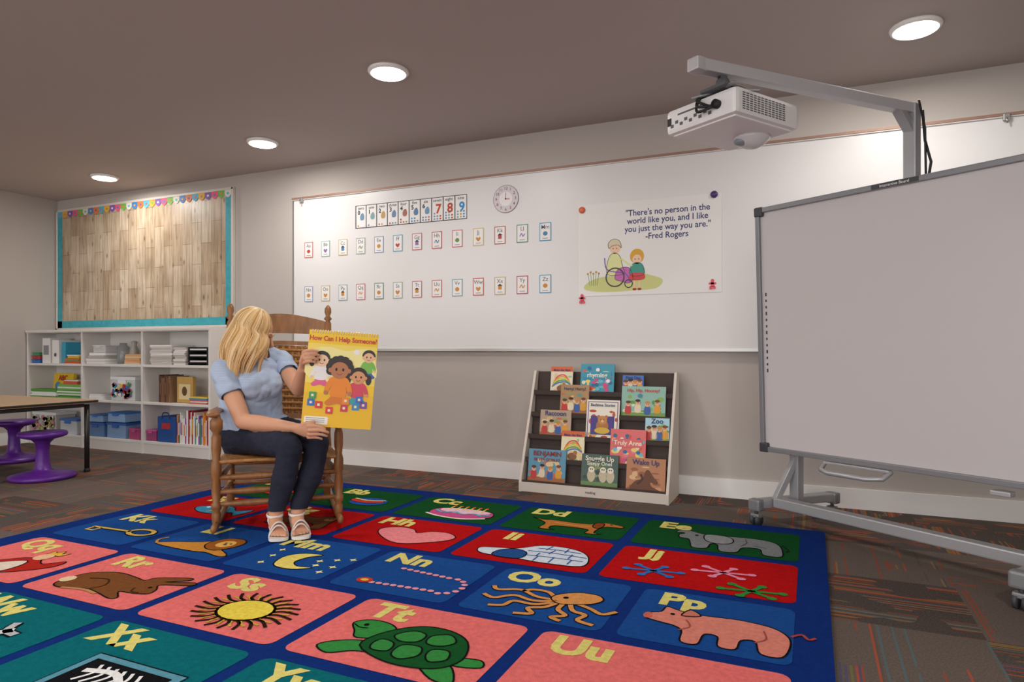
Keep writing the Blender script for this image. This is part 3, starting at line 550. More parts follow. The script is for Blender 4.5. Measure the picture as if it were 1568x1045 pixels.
for x,k,w,h,c,art,t in BK:
    b=B(); y=ty[k]-.005; z=tz[k]+.001; M=frame((x,y,z),(1,0,0),(0,.17,1)); rq=random.Random(int(abs(x)*1000))
    b.rect(-w/2,0,w/2,h,0,mat(c,.4),M,th=.002); b.rect(-w/2+.002,.002,w/2-.002,h-.002,-.0021,mat('#f0ece4',.8),M,th=.008); b.rect(-w/2,0,w/2,h,-.0102,mat(c,.4),M,th=.002)
    A=lambda hx:mat(hx,.5)
    U=rq.uniform
    bgc={'kids':['#d8b880','#8aa860','#c86a4a','#6a9a8a','#e0cda0'],'girl':['#5f9a4a','#86b85a','#d8e8c0','#4a88a8'],'rb':['#e8d890','#a8c890','#f0c8a0'],'dots':['#6ac0d0','#e87a9a','#f0d878'],'bear':['#d8b060','#c04a3a'],'owl':['#5c7a50','#2f4a44','#8a9a6a'],'horse':['#d09a68','#9a5c38','#e0b888']}[art]
    for q in range(22):
        rx_=U(.03,.12)*w; ry_=U(.02,.08)*h; px=U(-.5*w+rx_,.5*w-rx_); py=U(ry_,h*.78-ry_)
        b.ell(px,py,rx_,ry_,.0004+.00002*q,A(rq.choice(bgc)),M,n=12)
    if art=='rb':
        for q,cc2 in enumerate(['#d8503c','#e8a03c','#e6d44c','#5aa65a','#4a7ac0']): b.stroke([(-w*.42,h*.25),(-w*.2,h*(.62-q*.06)),(w*.15,h*(.68-q*.06)),(w*.42,h*.35)],.008,.001+q*.0002,A(cc2),M)
        b.ell(0,h*.2,w*.2,h*.12,.0015,A('#8a5a34'),M); b.ell(.02,h*.32,.014,.014,.0017,A('#a8743c'),M); b.rect(-w*.5,h*.82,w*.5,h,.0008,A('#d8683c'),M)
    if art=='dots':
        for q in range(24): b.ell(U(-.4,.4)*w,U(.1,.9)*h,.013,.012,.001+q*.0001,A(rq.choice(['#e8563c','#f0e6c0','#2c6c9c','#d84a8a','#6fc0d0','#f4f4f4'])),M)
        b.rect(-w*.42,h*.52,w*.42,h*.74,.0038,A(c),M)
    if art in('kids','girl'):
        b.rect(-w*.5,0,w*.5,h*.2,.0009,A('#7aa04c' if art=='girl' else '#a86a40'),M)
        for q in range(4):
            xx=(-.34+q*.22)*w; hy=h*(.16+.05*(q%2)); b.shape([(-.018,0),(-.015,.045),(.015,.045),(.018,0)],.0011,A(['#c83a3a','#e8d8b8','#3a5fa8','#e0a030'][q]),M,off=(xx,hy)); b.ell(xx,hy+.06,.015,.016,.0013,A('#e8b48c'),M); b.ell(xx,hy+.071,.016,.009,.0015,A(['#5a3218','#2a1a14','#c88a3a','#7a3a1a'][q]),M)
            for e in(-.005,.005): b.ell(xx+e,hy+.058,.0022,.003,.0018,blk,M,n=8)
    if art=='bear':
        b.rect(-w*.36,h*.14,w*.36,h*.6,.0009,A('#4a3c8a'),M); b.ell(0,h*.35,.04,.045,.0011,A('#b8763a'),M); b.ell(0,h*.5,.03,.028,.0014,A('#c88a4c'),M); b.ell(-.025,h*.58,.011,.011,.0013,A('#b8763a'),M); b.ell(.025,h*.58,.011,.011,.0013,A('#b8763a'),M); b.stroke([(-w*.45,h*.05),(w*.45,h*.05),(w*.45,h*.95),(-w*.45,h*.95)],.006,.0012,A('#6a4a9a'),M,True,1); b.ell(0,h*.24,.05,.02,.0018,A('#d8b43c'),M)
        for e in(-.01,.01): b.ell(e,h*.51,.003,.003,.0018,blk,M)
        b.ell(0,h*.475,.01,.008,.0018,A('#e8c090'),M)
    if art=='owl':
        for q in(-.22,.1,.3): b.ell(w*q,h*.38,.026,.04,.001,A('#c9bda0'),M); b.ell(w*q,h*.55,.02,.018,.0014,A('#efe6d0'),M); b.ell(w*q-.006,h*.56,.004,.004,.0018,blk,M); b.ell(w*q+.006,h*.56,.004,.004,.0018,blk,M)
        b.rect(-w*.5,0,w*.5,h*.2,.0009,A('#6b8a52'),M)
    if art=='horse':
        b.shape([(-.09,.0),(-.06,.06),(-.02,.075),(.0,.12),(.02,.125),(.05,.085),(.075,.06),(.065,.045),(.03,.055),(.04,.03),(.09,.0)],.001,A('#6a3c20'),M,off=(0,.01)); b.stroke([(-.03,.11),(-.02,.08),(-.05,.05)],.012,.0014,A('#3a2012'),M); b.ell(.03,.095,.003,.003,.0016,blk,M)
    tc2={'BENJAMIN':'#8a2a20','Hip, Hip, Hooray!':'#c8402c','rhyming':'#f6f2e0','Snuggle Up':'#f2eedc','Truly Anna':'#f6ead8'}.get(t,'#2c3c70')
    b.text(t,0,h*(.87 if art!='dots' else .63),min(.042,w*1.75/len(t)),.0042,A(tc2),M,.02)
    if t=='BENJAMIN': b.text('SILVER GOBLET',0,h*.7,.026,.0042,A('#8a2a20'),M,.02)
    if t=='Snuggle Up': b.text('Sleepy Ones',0,h*.73,.032,.0042,A('#f2eedc'),M,.015)
    b.obj('childrens_book')

# ---------------- interactive whiteboard on stand ----------------
d=Vector((.843,-.538,0)).normalized(); bk=Vector((.538,.843,0)).normalized()
P0=Vector((-.239,3.75,0))
MS=Matrix((d,bk,Vector((0,0,1)))).transposed().to_4x4(); MS.translation=P0
root=empty('interactive_whiteboard',MS)
sil=mat('#b4b6ba',.35,metal=.45); gry=mat('#8a8c90',.4,metal=.3); cnr=mat('#3c3e42',.5)
BW=1.45; BH=1.27
b=B(Matrix.Translation((0,0,.375))@Matrix.Rotation(math.radians(2.2),4,'X'))
b.box((BW/2,.02,BH/2),(BW-.02,.03,BH-.02),mat('#cbc7c8',.4,spec=.3)); b.box((BW/2,.037,BH/2),(BW-.03,.008,BH-.03),gry)
for z in(.012,BH-.012): b.box((BW/2,.012,z),(BW-.06,.045,.026),gry,bev=.004)
for x in(.011,BW-.011): b.box((x,.012,BH/2),(.024,.045,BH-.08),gry,bev=.004)
for x in(.02,BW-.02):
    for z in(.02,BH-.02): b.box((x,.011,z),(.05,.052,.05),cnr,bev=.008)
b.box((BW*.49,-.012,BH-.012),(.2,.002,.02),cnr); b.text('Interactive Board',BW*.49,BH-.013,.018,.0,wht,frame((0,-.0135,0),(1,0,0),(0,0,1)),.01)
for i in range(13): b.box((.045,.0035,.82-i*.033),(.007,.002,.012 if i%3 else .018),cnr)
b.obj('board_panel',root)
b=B()
for px,fx,bx_ in((.13,.03,.15),(1.27,1.25,1.3)):
    fy=-.085 if px<1 else -.27
    b.beam((px,.11,.12),(px,.11,1.2),.05,.05,sil,up=(0,1,0)); b.box((px,.075,1.0),(.12,.02,.1),gry)
    b.beam((fx,fy,.11),(bx_,.42,.11),.06,.045,sil,bev=.006)
    b.beam((px-.045,-.0,.13),(px,.1,.34),.035,.03,sil)
    for xx,yy in((fx,fy),(bx_,.40)):
        b.box((xx,yy,.105),(.068,.05,.06),gry,bev=.01); b.cyl((xx,yy,.08),(xx,yy,.05),.009,cnr)
        b.cyl((xx-.022,yy-.0,.0275),(xx-.008,yy-.0,.0275),.027,cnr,seg=24); b.cyl((xx+.008,yy-.0,.0275),(xx+.022,yy-.0,.0275),.027,cnr,seg=24); b.box((xx,yy,.05),(.05,.035,.02),gry,bev=.006)
b.beam((.09,.0,.12),(1.27,-.03,.115),.06,.05,sil,bev=.006); b.beam((.13,.11,.42),(1.27,.11,.42),.04,.05,sil); b.beam((.13,.09,1.05),(1.27,.09,1.05),.04,.05,sil)
b.tube([(.36,-.01,.36),(.37,-.06,.335),(.42,-.09,.33),(.6,-.09,.33),(.66,-.06,.335),(.67,-.01,.36)],.011,sil,10); b.beam((.36,-.01,.365),(.67,-.01,.365),.03,.012,sil)
b.box((1.1,-.02,.35),(.07,.05,.02),sil,bev=.004)
b.beam((.714,.085,.4),(.714,.085,2.0),.055,.05,sil,up=(0,1,0),bev=.005)
E1=MS.inverted()@Vector((-.391,2.574,1.98)); E0=Vector((.714,.085,1.98))
whs=mat('#c9c9cc',.4,metal=.25)
b.beam(E0-(E1-E0).normalized()*.02,E1,.05,.045,whs,bev=.005); b.box((E1.x,E1.y,E1.z),(.055,.055,.05),whs,bev=.006)
q=(E1-E0).normalized(); b.beam(E0+q*.09+Vector((0,0,-.01)),E0+Vector((0,0,-.11)),.045,.03,sil)
b.tube([E0+Vector((.045,.0,-.02)),E0+Vector((.05,.01,-.15)),E0+Vector((.075,.01,-.25)),E0+Vector((.05,.02,-.38))],.006,blk,8); b.tube([E0+Vector((.03,.0,.03)),E0+Vector((.055,.0,-.1)),E0+Vector((.055,.01,-.38))],.005,blk,8)
b.obj('rolling_stand',root)

# projector
pc_=Vector((-.295,2.84,1.84)); MP=Matrix((d,bk,Vector((0,0,1)))).transposed().to_4x4(); MP.translation=pc_
b=B(MP); pw=mat('#e9e8e8',.35); pd=mat('#55565a',.5)
b.box((0,0,0),(.347,.39,.10),pw,bev=.018); b.box((0,0,-.047),(.31,.35,.02),pw,bev=.008)
for i in range(9): b.box((-.14+i*.024,-.1955,-.02+.012*(i%2)),(.014,.003,.012),pd)
b.box((-.05,-.1955,.02),(.12,.003,.006),pd); b.box((-.155,-.1955,-.0),(.02,.003,.03),blk); b.cyl((.09,-.19,.0),(.09,-.215,.0),.017,blk)
for i in range(8):
    for j in range(12): b.box((.174,-.15+j*.022,-.03+i*.0085),(.002,.015,.004),pd)
b.lathe((.02,.10,-.055),[(.075,0),(.07,-.012),(.05,-.03),(.03,-.042),(.01,-.045)],mat('#d8d8da',.25)); b.ball((.0,.06,-.075),(.03,.03,.018),mat('#8c9299',.15))
mt_=MP.inverted()@Vector((-.31,2.66,1.95))
b.box((mt_.x,mt_.y,.062),(.12,.12,.012),pd,bev=.003); b.cyl((mt_.x,mt_.y,.06),(mt_.x,mt_.y,.115),.018,mat('#9a9b9f',.3,metal=.7)); b.ball((mt_.x,mt_.y,.085),.028,pd)
for s_ in(-1,1): b.beam((mt_.x,mt_.y,.065),(mt_.x+.1*s_,mt_.y+.09,.05),.016,.008,gry); b.beam((mt_.x,mt_.y,.065),(mt_.x+.1*s_,mt_.y-.06,.05),.016,.008,gry)
for k in range(3): b.tube(cat([(.06+k*.015,-.2,.0),(.03,-.24,.02-.02*k),(-.0,-.19,.05),(.02,-.12,.08+.01*k),(mt_.x,mt_.y-.02,.11)],5,False),.0055,blk,8)
b.obj('projector')

# ---------------- rocking chair + woman ----------------
O=Vector((-2.59,2.736,.0125)); MCH=Matrix.Translation(O)@Matrix.Rotation(math.radians(42.85),4,'Z')
def L(a,b_,z): return Vector((a,-b_,z-.0125))
wd=mat('#8f6036',.4,var=.25,vscale=9,stretch=(4,4,1)); wd2=mat('#b07c45',.45,var=.25,vscale=60,bump=.4,bscale=120)
b=B(MCH)
turn=[(0,.017),(.03,.02),(.1,.021),(.13,.016),(.15,.024),(.19,.024),(.21,.017),(.3,.023),(.42,.018),(.45,.024),(.55,.024),(.6,.017),(.7,.023),(.8,.022),(.84,.016),(.88,.03),(.95,.03),(.98,.02),(1,.02)]
turn2=[(0,.018),(.1,.022),(.2,.022),(.23,.017),(.27,.024),(.33,.018),(.42,.023),(.6,.021),(.7,.018),(.75,.022),(.9,.02),(.915,.012),(.925,.024),(.94,.012),(.96,.02),(.98,.019),(.995,.009),(1,.003)]
for s_ in(-1,1):
    b.post(L(s_*.29,.22,.05),L(s_*.29,.22,.585),turn,wd); b.post(L(s_*.255,-.20,.05),L(s_*.27,-.37,1.175),turn2,wd)
    pts=[]
    for k in range(15):
        t=-.62+k*.07; zz=.0375+.20*(t+.02)**2*.9
        pts.append(L(s_*(.29-.03*max(0,-t)),t,zz+.0))
    b.tube(pts,[(.014,.022)]*15,wd,8,ref=(1,0,0))
    b.tube(cat([L(s_*.30,.27,.592),L(s_*.305,.2,.6),L(s_*.295,0,.598),L(s_*.27,-.22,.6),L(s_*.262,-.27,.6)],4,False),[(.032,.012)]*17,wd,10,ref=(1,0,0))
    for z in(.17,.27): b.post(L(s_*.29,.22,z),L(s_*.257,-.215,z),[(0,.011),(.4,.014),(.5,.017),(.6,.014),(1,.011)],wd)
    b.post(L(s_*.29,.22,.345),L(s_*.257,-.225,.345),[(0,.016),(1,.016)],wd)
for z in(.15,.21,.28): b.post(L(-.29,.22,z),L(.29,.22,z),[(0,.011),(.1,.013),(.3,.018),(.45,.013),(.5,.019),(.55,.013),(.7,.018),(.9,.013),(1,.011)],wd)
for z in(.17,.28): b.post(L(-.255,-.21,z),L(.255,-.21,z),[(0,.011),(.5,.016),(1,.011)],wd)
for k in range(30):
    t=k/29; bb=.225-.44*t; hw=.285-.03*t
    b.tube([L(-hw,bb,.357),L(-hw*.5,bb,.36-.008*math.sin(math.pi*t)),L(0,bb,.358-.01*math.sin(math.pi*t)),L(hw*.5,bb,.36-.008*math.sin(math.pi*t)),L(hw,bb,.357)],[(.0105,.0085)]*5,wd2,6)
def back(z,hw): t=(z-.05)/1.125; return [L(-hw,-.2-.17*t,z),L(-hw*.5,-.2-.17*t-.03,z+.006),L(0,-.2-.17*t-.04,z+.01),L(hw*.5,-.2-.17*t-.03,z+.006),L(hw,-.2-.17*t,z)]
def slat(z0,z1,arch=0):
    lo=cat(back(z0,.265),4,False); hi=cat(back(z1,.265),4,False); n=len(lo); vs=[];fs=[]
    nrm=Vector((0,-1,0))*.009
    for i in range(n):
        e=Vector((0,0,arch*math.sin(math.pi*i/(n-1)))); vs+=[lo[i]+nrm,hi[i]+e+nrm,hi[i]+e-nrm,lo[i]-nrm]
    for i in range(n-1):
        for k in range(4): fs.append([4*i+k,4*i+(k+1)%4,4*i+4+(k+1)%4,4*i+4+k])
    fs+= [[3,2,1,0],[4*n-4,4*n-3,4*n-2,4*n-1]]; b.add(vs,fs,wd)
slat(.995,1.07,.04); slat(.925,.95); slat(.5,.53)
for k in range(23):
    z=.54+k*.017; b.tube([p+Vector((0,.006*(-1)**k,0)) for p in cat(back(z,.215),4,False)],[(.0085,.004)]*17,wd2,6,ref=(0,0,1))
for k in range(25):
    a=-.21+k*.0175
    pts=[]
    for j in range(12):
        z=.53+j*.036; t=(z-.05)/1.125; sag=.04*(1-(a/.265)**2); pts.append(L(a,-.2-.17*t-sag+.006*(-1)**(j+k),z))
    b.tube(pts,[(.0085,.003)]*12,wd2,6,ref=(1,0,0))
for s_ in(-1,1): b.cyl(L(s_*.222,-.275,.5),L(s_*.222,-.335,.945),.011,wd)
b.obj('rocking_chair')

wroot=empty('seated_woman',MCH)
skm=mat('#d39c7c',.5,bump=.03,bscale=90)
body=B(); bones=[]
def seg(tag,pts,rad,ref=None,sg=20):
    body.tube(pts,rad,skm,sg,ref=ref)
    for i in range(len(pts)-1):
        r0=rad[i] if not isinstance(rad[i],tuple) else sum(rad[i])/2; r1=rad[i+1] if not isinstance(rad[i+1],tuple) else sum(rad[i+1])/2
        bones.append((tag,pts[i],pts[i+1],r0,r1))
shR=Vector((-.85,-.53,0)).normalized(); g=Vector((.53,-.85,0)).normalized()
tp=[(-.145,-.055,.42),(-.14,-.045,.47),(-.142,-.035,.53),(-.145,-.03,.60),(-.14,-.01,.69),(-.135,.005,.76),(-.13,.0,.82),(-.127,-.005,.865)]
tr=[(.15,.11),(.172,.122),(.162,.118),(.148,.112),(.146,.112),(.15,.108),(.14,.088),(.085,.06)]
seg('torso',[L(*p) for p in tp],tr,ref=shR,sg=32)
seg('neck',[L(-.127,-.005,.85),L(-.122,.01,.90),L(-.118,.025,.95)],[.052,.047,.048])
RS,LS=L(-.268,.075,.795),L(.005,-.08,.84)
seg('clav',[L(-.13,.0,.865),RS.lerp(L(-.13,0,.865),.4)+Vector((0,0,.012)),RS],[.045,.05,.05]); seg('clav',[L(-.125,-.01,.87),LS.lerp(L(-.125,-.01,.87),.4)+Vector((0,0,.008)),LS],[.045,.048,.048])
RE,LE=L(-.17,.20,.55),L(.095,.125,.70); RWr,LWr=L(.065,.335,.528),L(.112,.305,.812)
seg('armR',[RS,RS.lerp(RE,.35),RS.lerp(RE,.7),RE],[.052,.05,.044,.039]); seg('foreR',[RE,RE.lerp(RWr,.3),RE.lerp(RWr,.65),RWr],[.039,.041,.034,.025])
seg('armL',[LS,LS.lerp(LE,.35),LS.lerp(LE,.7),LE],[.050,.047,.042,.037]); seg('foreL',[LE,LE.lerp(LWr,.3),LE.lerp(LWr,.65),LWr],[.037,.039,.032,.025])
for s_ in(-1,1):
    c=L(-.135,.01,.725)+g*.062+shR*.052*s_; body.ball(c,(.062,.062,.07),skm); bones.append(('torso',c,c+Vector((0,0,.001)),.062,.062))
mc=L(-.135,.01,.72)+g*.06; body.ball(mc,(.09,.06,.085),skm,M=Matrix.Rotation(math.atan2(-shR.y,-shR.x),4,'Z')); bones.append(('torso',mc-shR*.03,mc+shR*.03,.06,.06))
body.ball(L(-.15,-.09,.45),(.15,.12,.085),skm,M=Matrix.Rotation(math.radians(32),4,'Z'))
bones.append(('torso',L(-.2,-.05,.45),L(-.09,-.12,.45),.1,.1))
def leg(tag,pts,rad): seg(tag,[L(*p) for p in pts],rad)
leg('thigh',[(-.205,.0,.455),(-.14,.09,.462),(-.05,.225,.458),(.045,.36,.437)],[.088,.086,.072,.056]); leg('shank',[(.05,.365,.43),(.038,.352,.35),(.022,.345,.27),(-.002,.338,.17),(-.018,.335,.10)],[.054,.05,.053,.040,.032])
leg('thigh',[(-.075,-.09,.455),(-.01,.0,.464),(.08,.14,.464),(.175,.275,.447)],[.088,.086,.072,.056]); leg('shank',[(.18,.28,.44),(.168,.285,.36),(.145,.295,.27),(.105,.315,.17),(.082,.33,.10)],[.054,.05,.053,.040,.032])
for ax,tx in((-.018,.0),(.082,.10)):
    seg('foot',[L(ax,.305,.070),L(ax,.335,.093),L(ax+.004,.375,.076),L(tx,.42,.053),L(tx+.003,.445,.046)],[(.024,.026),(.030,.03),(.032,.024),(.038,.017),(.036,.013)],ref=(1,0,0))
    for k in range(5):
        dx=(-.029+k*.0145); ln=[.014,.022,.027,.031,.036][k] if ax<0 else [.036,.031,.027,.022,.014][k]
        body.tube([L(tx+dx,.435,.044),L(tx+dx*1.05,.44+ln*.6,.044),L(tx+dx*1.05,.442+ln,.039)],[.0075,.0075,.007] if ln<.034 else [.010,.010,.009],skm,8)
    bones.append(('foot',L(ax,.42,.04),L(ax,.48,.03),.03,.02))
def finger(pts,r=.0085): 
    n=len(pts); body.tube(cat([L(*p) for p in pts],3,False),[r*(1.05-.25*i/((n-1)*3)) for i in range((n-1)*3+1)],skm,10); bones.append(('hand',L(*pts[0]),L(*pts[-1]),r,r))
def palm(pts,rad,ref): seg('hand',[L(*p) for p in pts],rad,ref=ref)
palm([(.06,.332,.528),(.085,.352,.522),(.115,.372,.514),(.14,.386,.510)],[(.023,.02),(.03,.018),(.036,.016),(.036,.013)],(0,-.45,1))
finger([(.135,.402,.538),(.172,.412,.538),(.198,.416,.532),(.212,.414,.525)]); finger([(.14,.403,.517),(.182,.415,.518),(.212,.419,.511),(.228,.415,.504)],.0088)
finger([(.14,.393,.497),(.18,.403,.498),(.207,.407,.492),(.221,.404,.486)]); finger([(.135,.380,.479),(.166,.389,.480),(.188,.392,.476),(.199,.389,.471)],.0076)
finger([(.088,.364,.535),(.118,.388,.548),(.145,.400,.556),(.162,.404,.558)],.0098)
palm([(.112,.305,.812),(.112,.318,.835),(.112,.328,.86),(.114,.336,.878)],[(.02,.022),(.03,.016),(.036,.015),(.034,.012)],(.25,.3,.9))
for k,(z,r) in enumerate(((.905,.0085),(.886,.0088),(.867,.0085),(.850,.0076))):
    e=[.052,.058,.052,.042][k]; finger([(.112,.342,z-.01),(.128,.366,z-.002),(.128+e*.55,.372,z),(.128+e,.370,z-.006)],r)
finger([(.108,.305,.85),(.122,.296,.872),(.145,.302,.885),(.163,.306,.892)],.0095)
fd=Vector((.90,-.20,-.40)); fd.normalize(); up=Vector((.33,-.05,.94)); up=(up-up.dot(fd)*fd).normalized(); rx=fd.cross(up)
HC=L(-.122,.035,.995)
MH=Matrix((rx,fd,up)).transposed().to_4x4(); MH.translation=HC
def hb(c,r,M=None): body.ball(MH@Vector(c),r,skm,M=(MH.to_3x3().to_4x4() if M is None else MH.to_3x3().to_4x4()@M))
hb((0,-.012,.025),(.074,.092,.085)); hb((0,.02,-.035),(.060,.068,.072)); hb((0,.055,-.088),(.026,.024,.02)); hb((0,.035,-.065),(.05,.045,.04))
body.tube([MH@Vector(p) for p in((0,.082,.012),(0,.094,-.008),(0,.106,-.028),(0,.096,-.036))],[(.008,.008),(.009,.009),(.013,.011),(.012,.008)],skm,10)
hb((0,.078,.02),(.045,.012,.010)); hb((0,.083,-.058),(.022,.010,.010)); hb((.036,.06,-.03),(.024,.022,.022)); hb((-.036,.06,-.03),(.024,.022,.022))
for s_ in(-1,1): hb((s_*.074,-.012,-.012),(.008,.017,.029))
bones.append(('head',HC,HC+up*.02,.1,.1))
bo=body.obj('body_src')
bo.data.materials.clear()
m=bo.modifiers.new('r','REMESH'); m.mode='VOXEL'; m.voxel_size=.0042
sm=bo.modifiers.new('s','SMOOTH'); sm.factor=.5; sm.iterations=3
bpy.context.view_layer.update(); dg=bpy.context.evaluated_depsgraph_get(); me=D.meshes.new_from_object(bo.evaluated_get(dg)); D.objects.remove(bo)
nv=len(me.vertices); V=np.empty(nv*3); me.vertices.foreach_get('co',V); V=V.reshape(-1,3)
NR=np.empty(nv*3); me.vertices.foreach_get('normal',NR); NR=NR.reshape(-1,3)
best=np.full(nv,1e9); bi=np.zeros(nv,int)
for k,(tag,p0,p1,r0,r1) in enumerate(bones):
    a=np.array(p0);dv=np.array(p1)-a;q=dv@dv+1e-12; t=np.clip(((V-a)@dv)/q,0,1); ds=np.linalg.norm(V-a-t[:,None]*dv,axis=1)-(r0+(r1-r0)*t)
    u=ds<best; best[u]=ds[u]; bi[u]=k
tags=np.array([x[0] for x in bones])[bi]
def arm_t(P,a,b_): a=np.array(a);dv=np.array(b_)-a; return ((P-a)@dv)/(dv@dv)
zc=V[:,2]+.0125
tR=arm_t(V,RS,RE); tL=arm_t(V,LS,LE)
neckd=np.linalg.norm(V[:,:2]-np.array(L(-.125,.01,.9))[:2],axis=1)
shirt=((tags=='torso')&(zc>.425))|(tags=='clav')|((tags=='armR')&(tR<.48))|((tags=='armL')&(tL<.45))|((tags=='thigh')&(zc>.49)&(np.linalg.norm(V-np.array(L(-.14,-.04,.5)),axis=1)<.2))|((tags=='foreR')&(zc>.60))
shirt|=(tags=='neck')&(zc<.872)
shirt&=~((neckd<.066)&(zc>.862))
jean=((tags=='thigh')|(tags=='torso')&(zc<=.47))|((tags=='shank')&(zc>.125))
def stripe_mat():
    m=D.materials.new('striped_blouse'); m.use_nodes=True; nt=m.node_tree; bs=nt.nodes['Principled BSDF']; lk=nt.links.new
    tc=nt.nodes.new('ShaderNodeTexCoord'); wv=nt.nodes.new('ShaderNodeTexWave'); wv.bands_direction='Z'; wv.inputs['Scale'].default_value=60; wv.inputs['Distortion'].default_value=.5; wv.inputs['Detail Scale'].default_value=.3
    lk(tc.outputs['Object'],wv.inputs['Vector']); r=nt.nodes.new('ShaderNodeValToRGB'); r.color_ramp.elements[0].color=lin('#9db2d2'); r.color_ramp.elements[1].color=lin('#bccade'); lk(wv.outputs['Fac'],r.inputs[0]); lk(r.outputs[0],bs.inputs['Base Color']); bs.inputs['Roughness'].default_value=.85; return m
shm=stripe_mat(); jm=mat('#1a2034',.85,bump=.3,bscale=400,var=.25,vscale=12)
faces=[list(p.vertices) for p in me.polygons]
E=np.array([list(e.vertices) for e in me.edges])
deg=np.zeros(nv); np.add.at(deg,E[:,0],1); np.add.at(deg,E[:,1],1)
def relax(mask,it=14):
    f=mask.astype(float)
    for _ in range(it):
        s_=np.zeros(nv); np.add.at(s_,E[:,0],f[E[:,1]]); np.add.at(s_,E[:,1],f[E[:,0]]); f=.3*f+.7*s_/np.maximum(deg,1)
    return f
shf=relax(shirt); jf=relax(jean); shirt=shf>.5; jean=jf>.5
fade=np.clip((relax(shirt,30)-.5)*2,0,1)
def garment(name,mask,off,mt_,wr,wn,iters):
    keep=[f for f in faces if all(mask[i] for i in f)]
    used=sorted({i for f in keep for i in f}); mp={o:i for i,o in enumerate(used)}
    U=np.array(used); P=V[U]+NR[U]*off[U][:,None]
    for i in range(len(P)):
        p=Vector(P[i]); nn=noise.noise(Vector((p.x*wn,p.y*wn,p.z*wn*1.6)))+.5*noise.noise(Vector((p.x*wn*2.3+5,p.y*wn*2.3,p.z*wn*2.3)))
        P[i]+=NR[U[i]]*(wr*nn)
    m2=D.meshes.new(name); m2.from_pydata([tuple(x) for x in P],[],[[mp[i] for i in f] for f in keep]); m2.materials.append(mt_)
    for p in m2.polygons: p.use_smooth=True
    ob=D.objects.new(name,m2); S.collection.objects.link(ob); ob.parent=wroot
    s1=ob.modifiers.new('s','SMOOTH'); s1.factor=.5; s1.iterations=iters
    so=ob.modifiers.new('t','SOLIDIFY'); so.thickness=.0025; so.offset=1
    return ob
garment('blouse',shirt,.005+.008*fade,shm,.008,20,12); garment('jeans',jean,np.full(nv,.004),jm,.0035,26,4)
me.materials.clear(); me.materials.append(skm); me.materials.append(shm); me.materials.append(jm)
for i,p in enumerate(me.polygons):
    p.use_smooth=True; f=p.vertices
    if all(shf[j]>.62 for j in f): p.material_index=1
    elif all(jf[j]>.62 for j in f): p.material_index=2
V2=V.copy(); V2-=NR*(.005*np.clip((np.maximum(shf,jf)-.4)*2.5,0,1))[:,None]; me.vertices.foreach_set('co',V2.ravel()); me.update()
ob=D.objects.new('body',me); S.collection.objects.link(ob); ob.parent=wroot
b=B(MH)
for s_ in(-1,1):
    b.ball((s_*.030,.0725,.004),(.0120,.0095,.0075),mat('#e8e2dc',.3)); b.ball((s_*.030,.0805,.003),(.0048,.003,.0048),mat('#3a5a78',.2)); b.ball((s_*.030,.0826,.003),(.0022,.0015,.0022),blk)
    b.tube([(s_*.014,.087,.022),(s_*.03,.087,.028),(s_*.047,.077,.023)],[.0018,.0024,.0012],mat('#a9835a',.8),8); b.tube([(s_*.019,.081,.009),(s_*.03,.084,.0118),(s_*.041,.076,.009)],[.001,.0014,.0008],mat('#5a4030',.7),8)
lip=mat('#b8605c',.4); b.tube([(-.021,.084,-.057),(-.008,.0935,-.053),(0,.0945,-.0545),(.008,.0935,-.053),(.021,.084,-.057)],[.002,.004,.0036,.004,.002],lip,8); b.tube([(-.019,.084,-.060),(0,.0935,-.064),(.019,.084,-.060)],[.002,.0048,.002],lip,8)
b.obj('face',wroot)
b=B(Matrix.Translation((0,0,.0085))); sw=mat('#ece8e4',.5)
for ax,tx in((-.018,.0),(.082,.10)):
    outl=[(-.026,.285),(-.032,.32),(-.03,.37),(-.042,.42),(-.045,.46),(-.034,.49),(0,.499),(.034,.49),(.045,.46),(.042,.42),(.03,.37),(.032,.32),(.026,.285),(0,.275)]
    pts=cat([(o[0]+ax+(tx-ax)*min(1,max(0,(o[1]-.3)/.12)),-o[1],0) for o in outl],3)
    n=len(pts); 
    def zt(y): s=-y; return .022+.022*max(0,min(1,(.42-s)/.1))
    vs=[(p.x,p.y,zt(p.y)-.0125) for p in pts]+[(p.x,p.y,zt(p.y)-.0125-.013) for p in pts]
    fs=[list(range(n))[::-1],[n+i for i in range(n)]]+[[i,(i+1)%n,(i+1)%n+n,i+n] for i in range(n)]
    b.add(vs,fs,sw)
    b.box((ax,-.305,.0120),(.045,.05,.030),sw,bev=.004)
    for yy,ht,wd_ in((.442,.062,.040),(.415,.072,.040)):
        b.tube(cat([(tx-wd_-.004,-yy,.006),(tx-wd_*.85,-yy,ht-.034),(tx-wd_*.4,-yy,ht-.010),(tx,-yy,ht-.004),(tx+wd_*.4,-yy,ht-.010),(tx+wd_*.85,-yy,ht-.034),(tx+wd_+.004,-yy,.006)],4,False),[(.0115,.003)]*25,sw,8,ref=(0,1,0))
    b.tube([(ax+.037*math.cos(a),-.334+.040*math.sin(a),.085+.006*math.sin(a)) for a in [k*math.pi/8 for k in range(17)]],[(.0075,.003)]*17,sw,8,ref=(0,0,1),cap='flat')
    b.tube(cat([(ax-.026,-.29,.03),(ax-.029,-.290,.06),(ax,-.279,.08),(ax+.029,-.290,.06),(ax+.026,-.29,.03)],3,False),[(.006,.003)]*13,sw,8)
b.obj('sandals',wroot)
hc=[mat('#cfa66c',.5),mat('#e0bd8a',.45),mat('#b48a52',.5),mat('#ecd2a6',.45)]
b=B(); ex=Vector((.082,.100,.096))
b.ball(MH@Vector((0,-.022,.03)),(.080,.090,.090),hc[2],M=MH.to_3x3().to_4x4())
rr=random.Random(3)
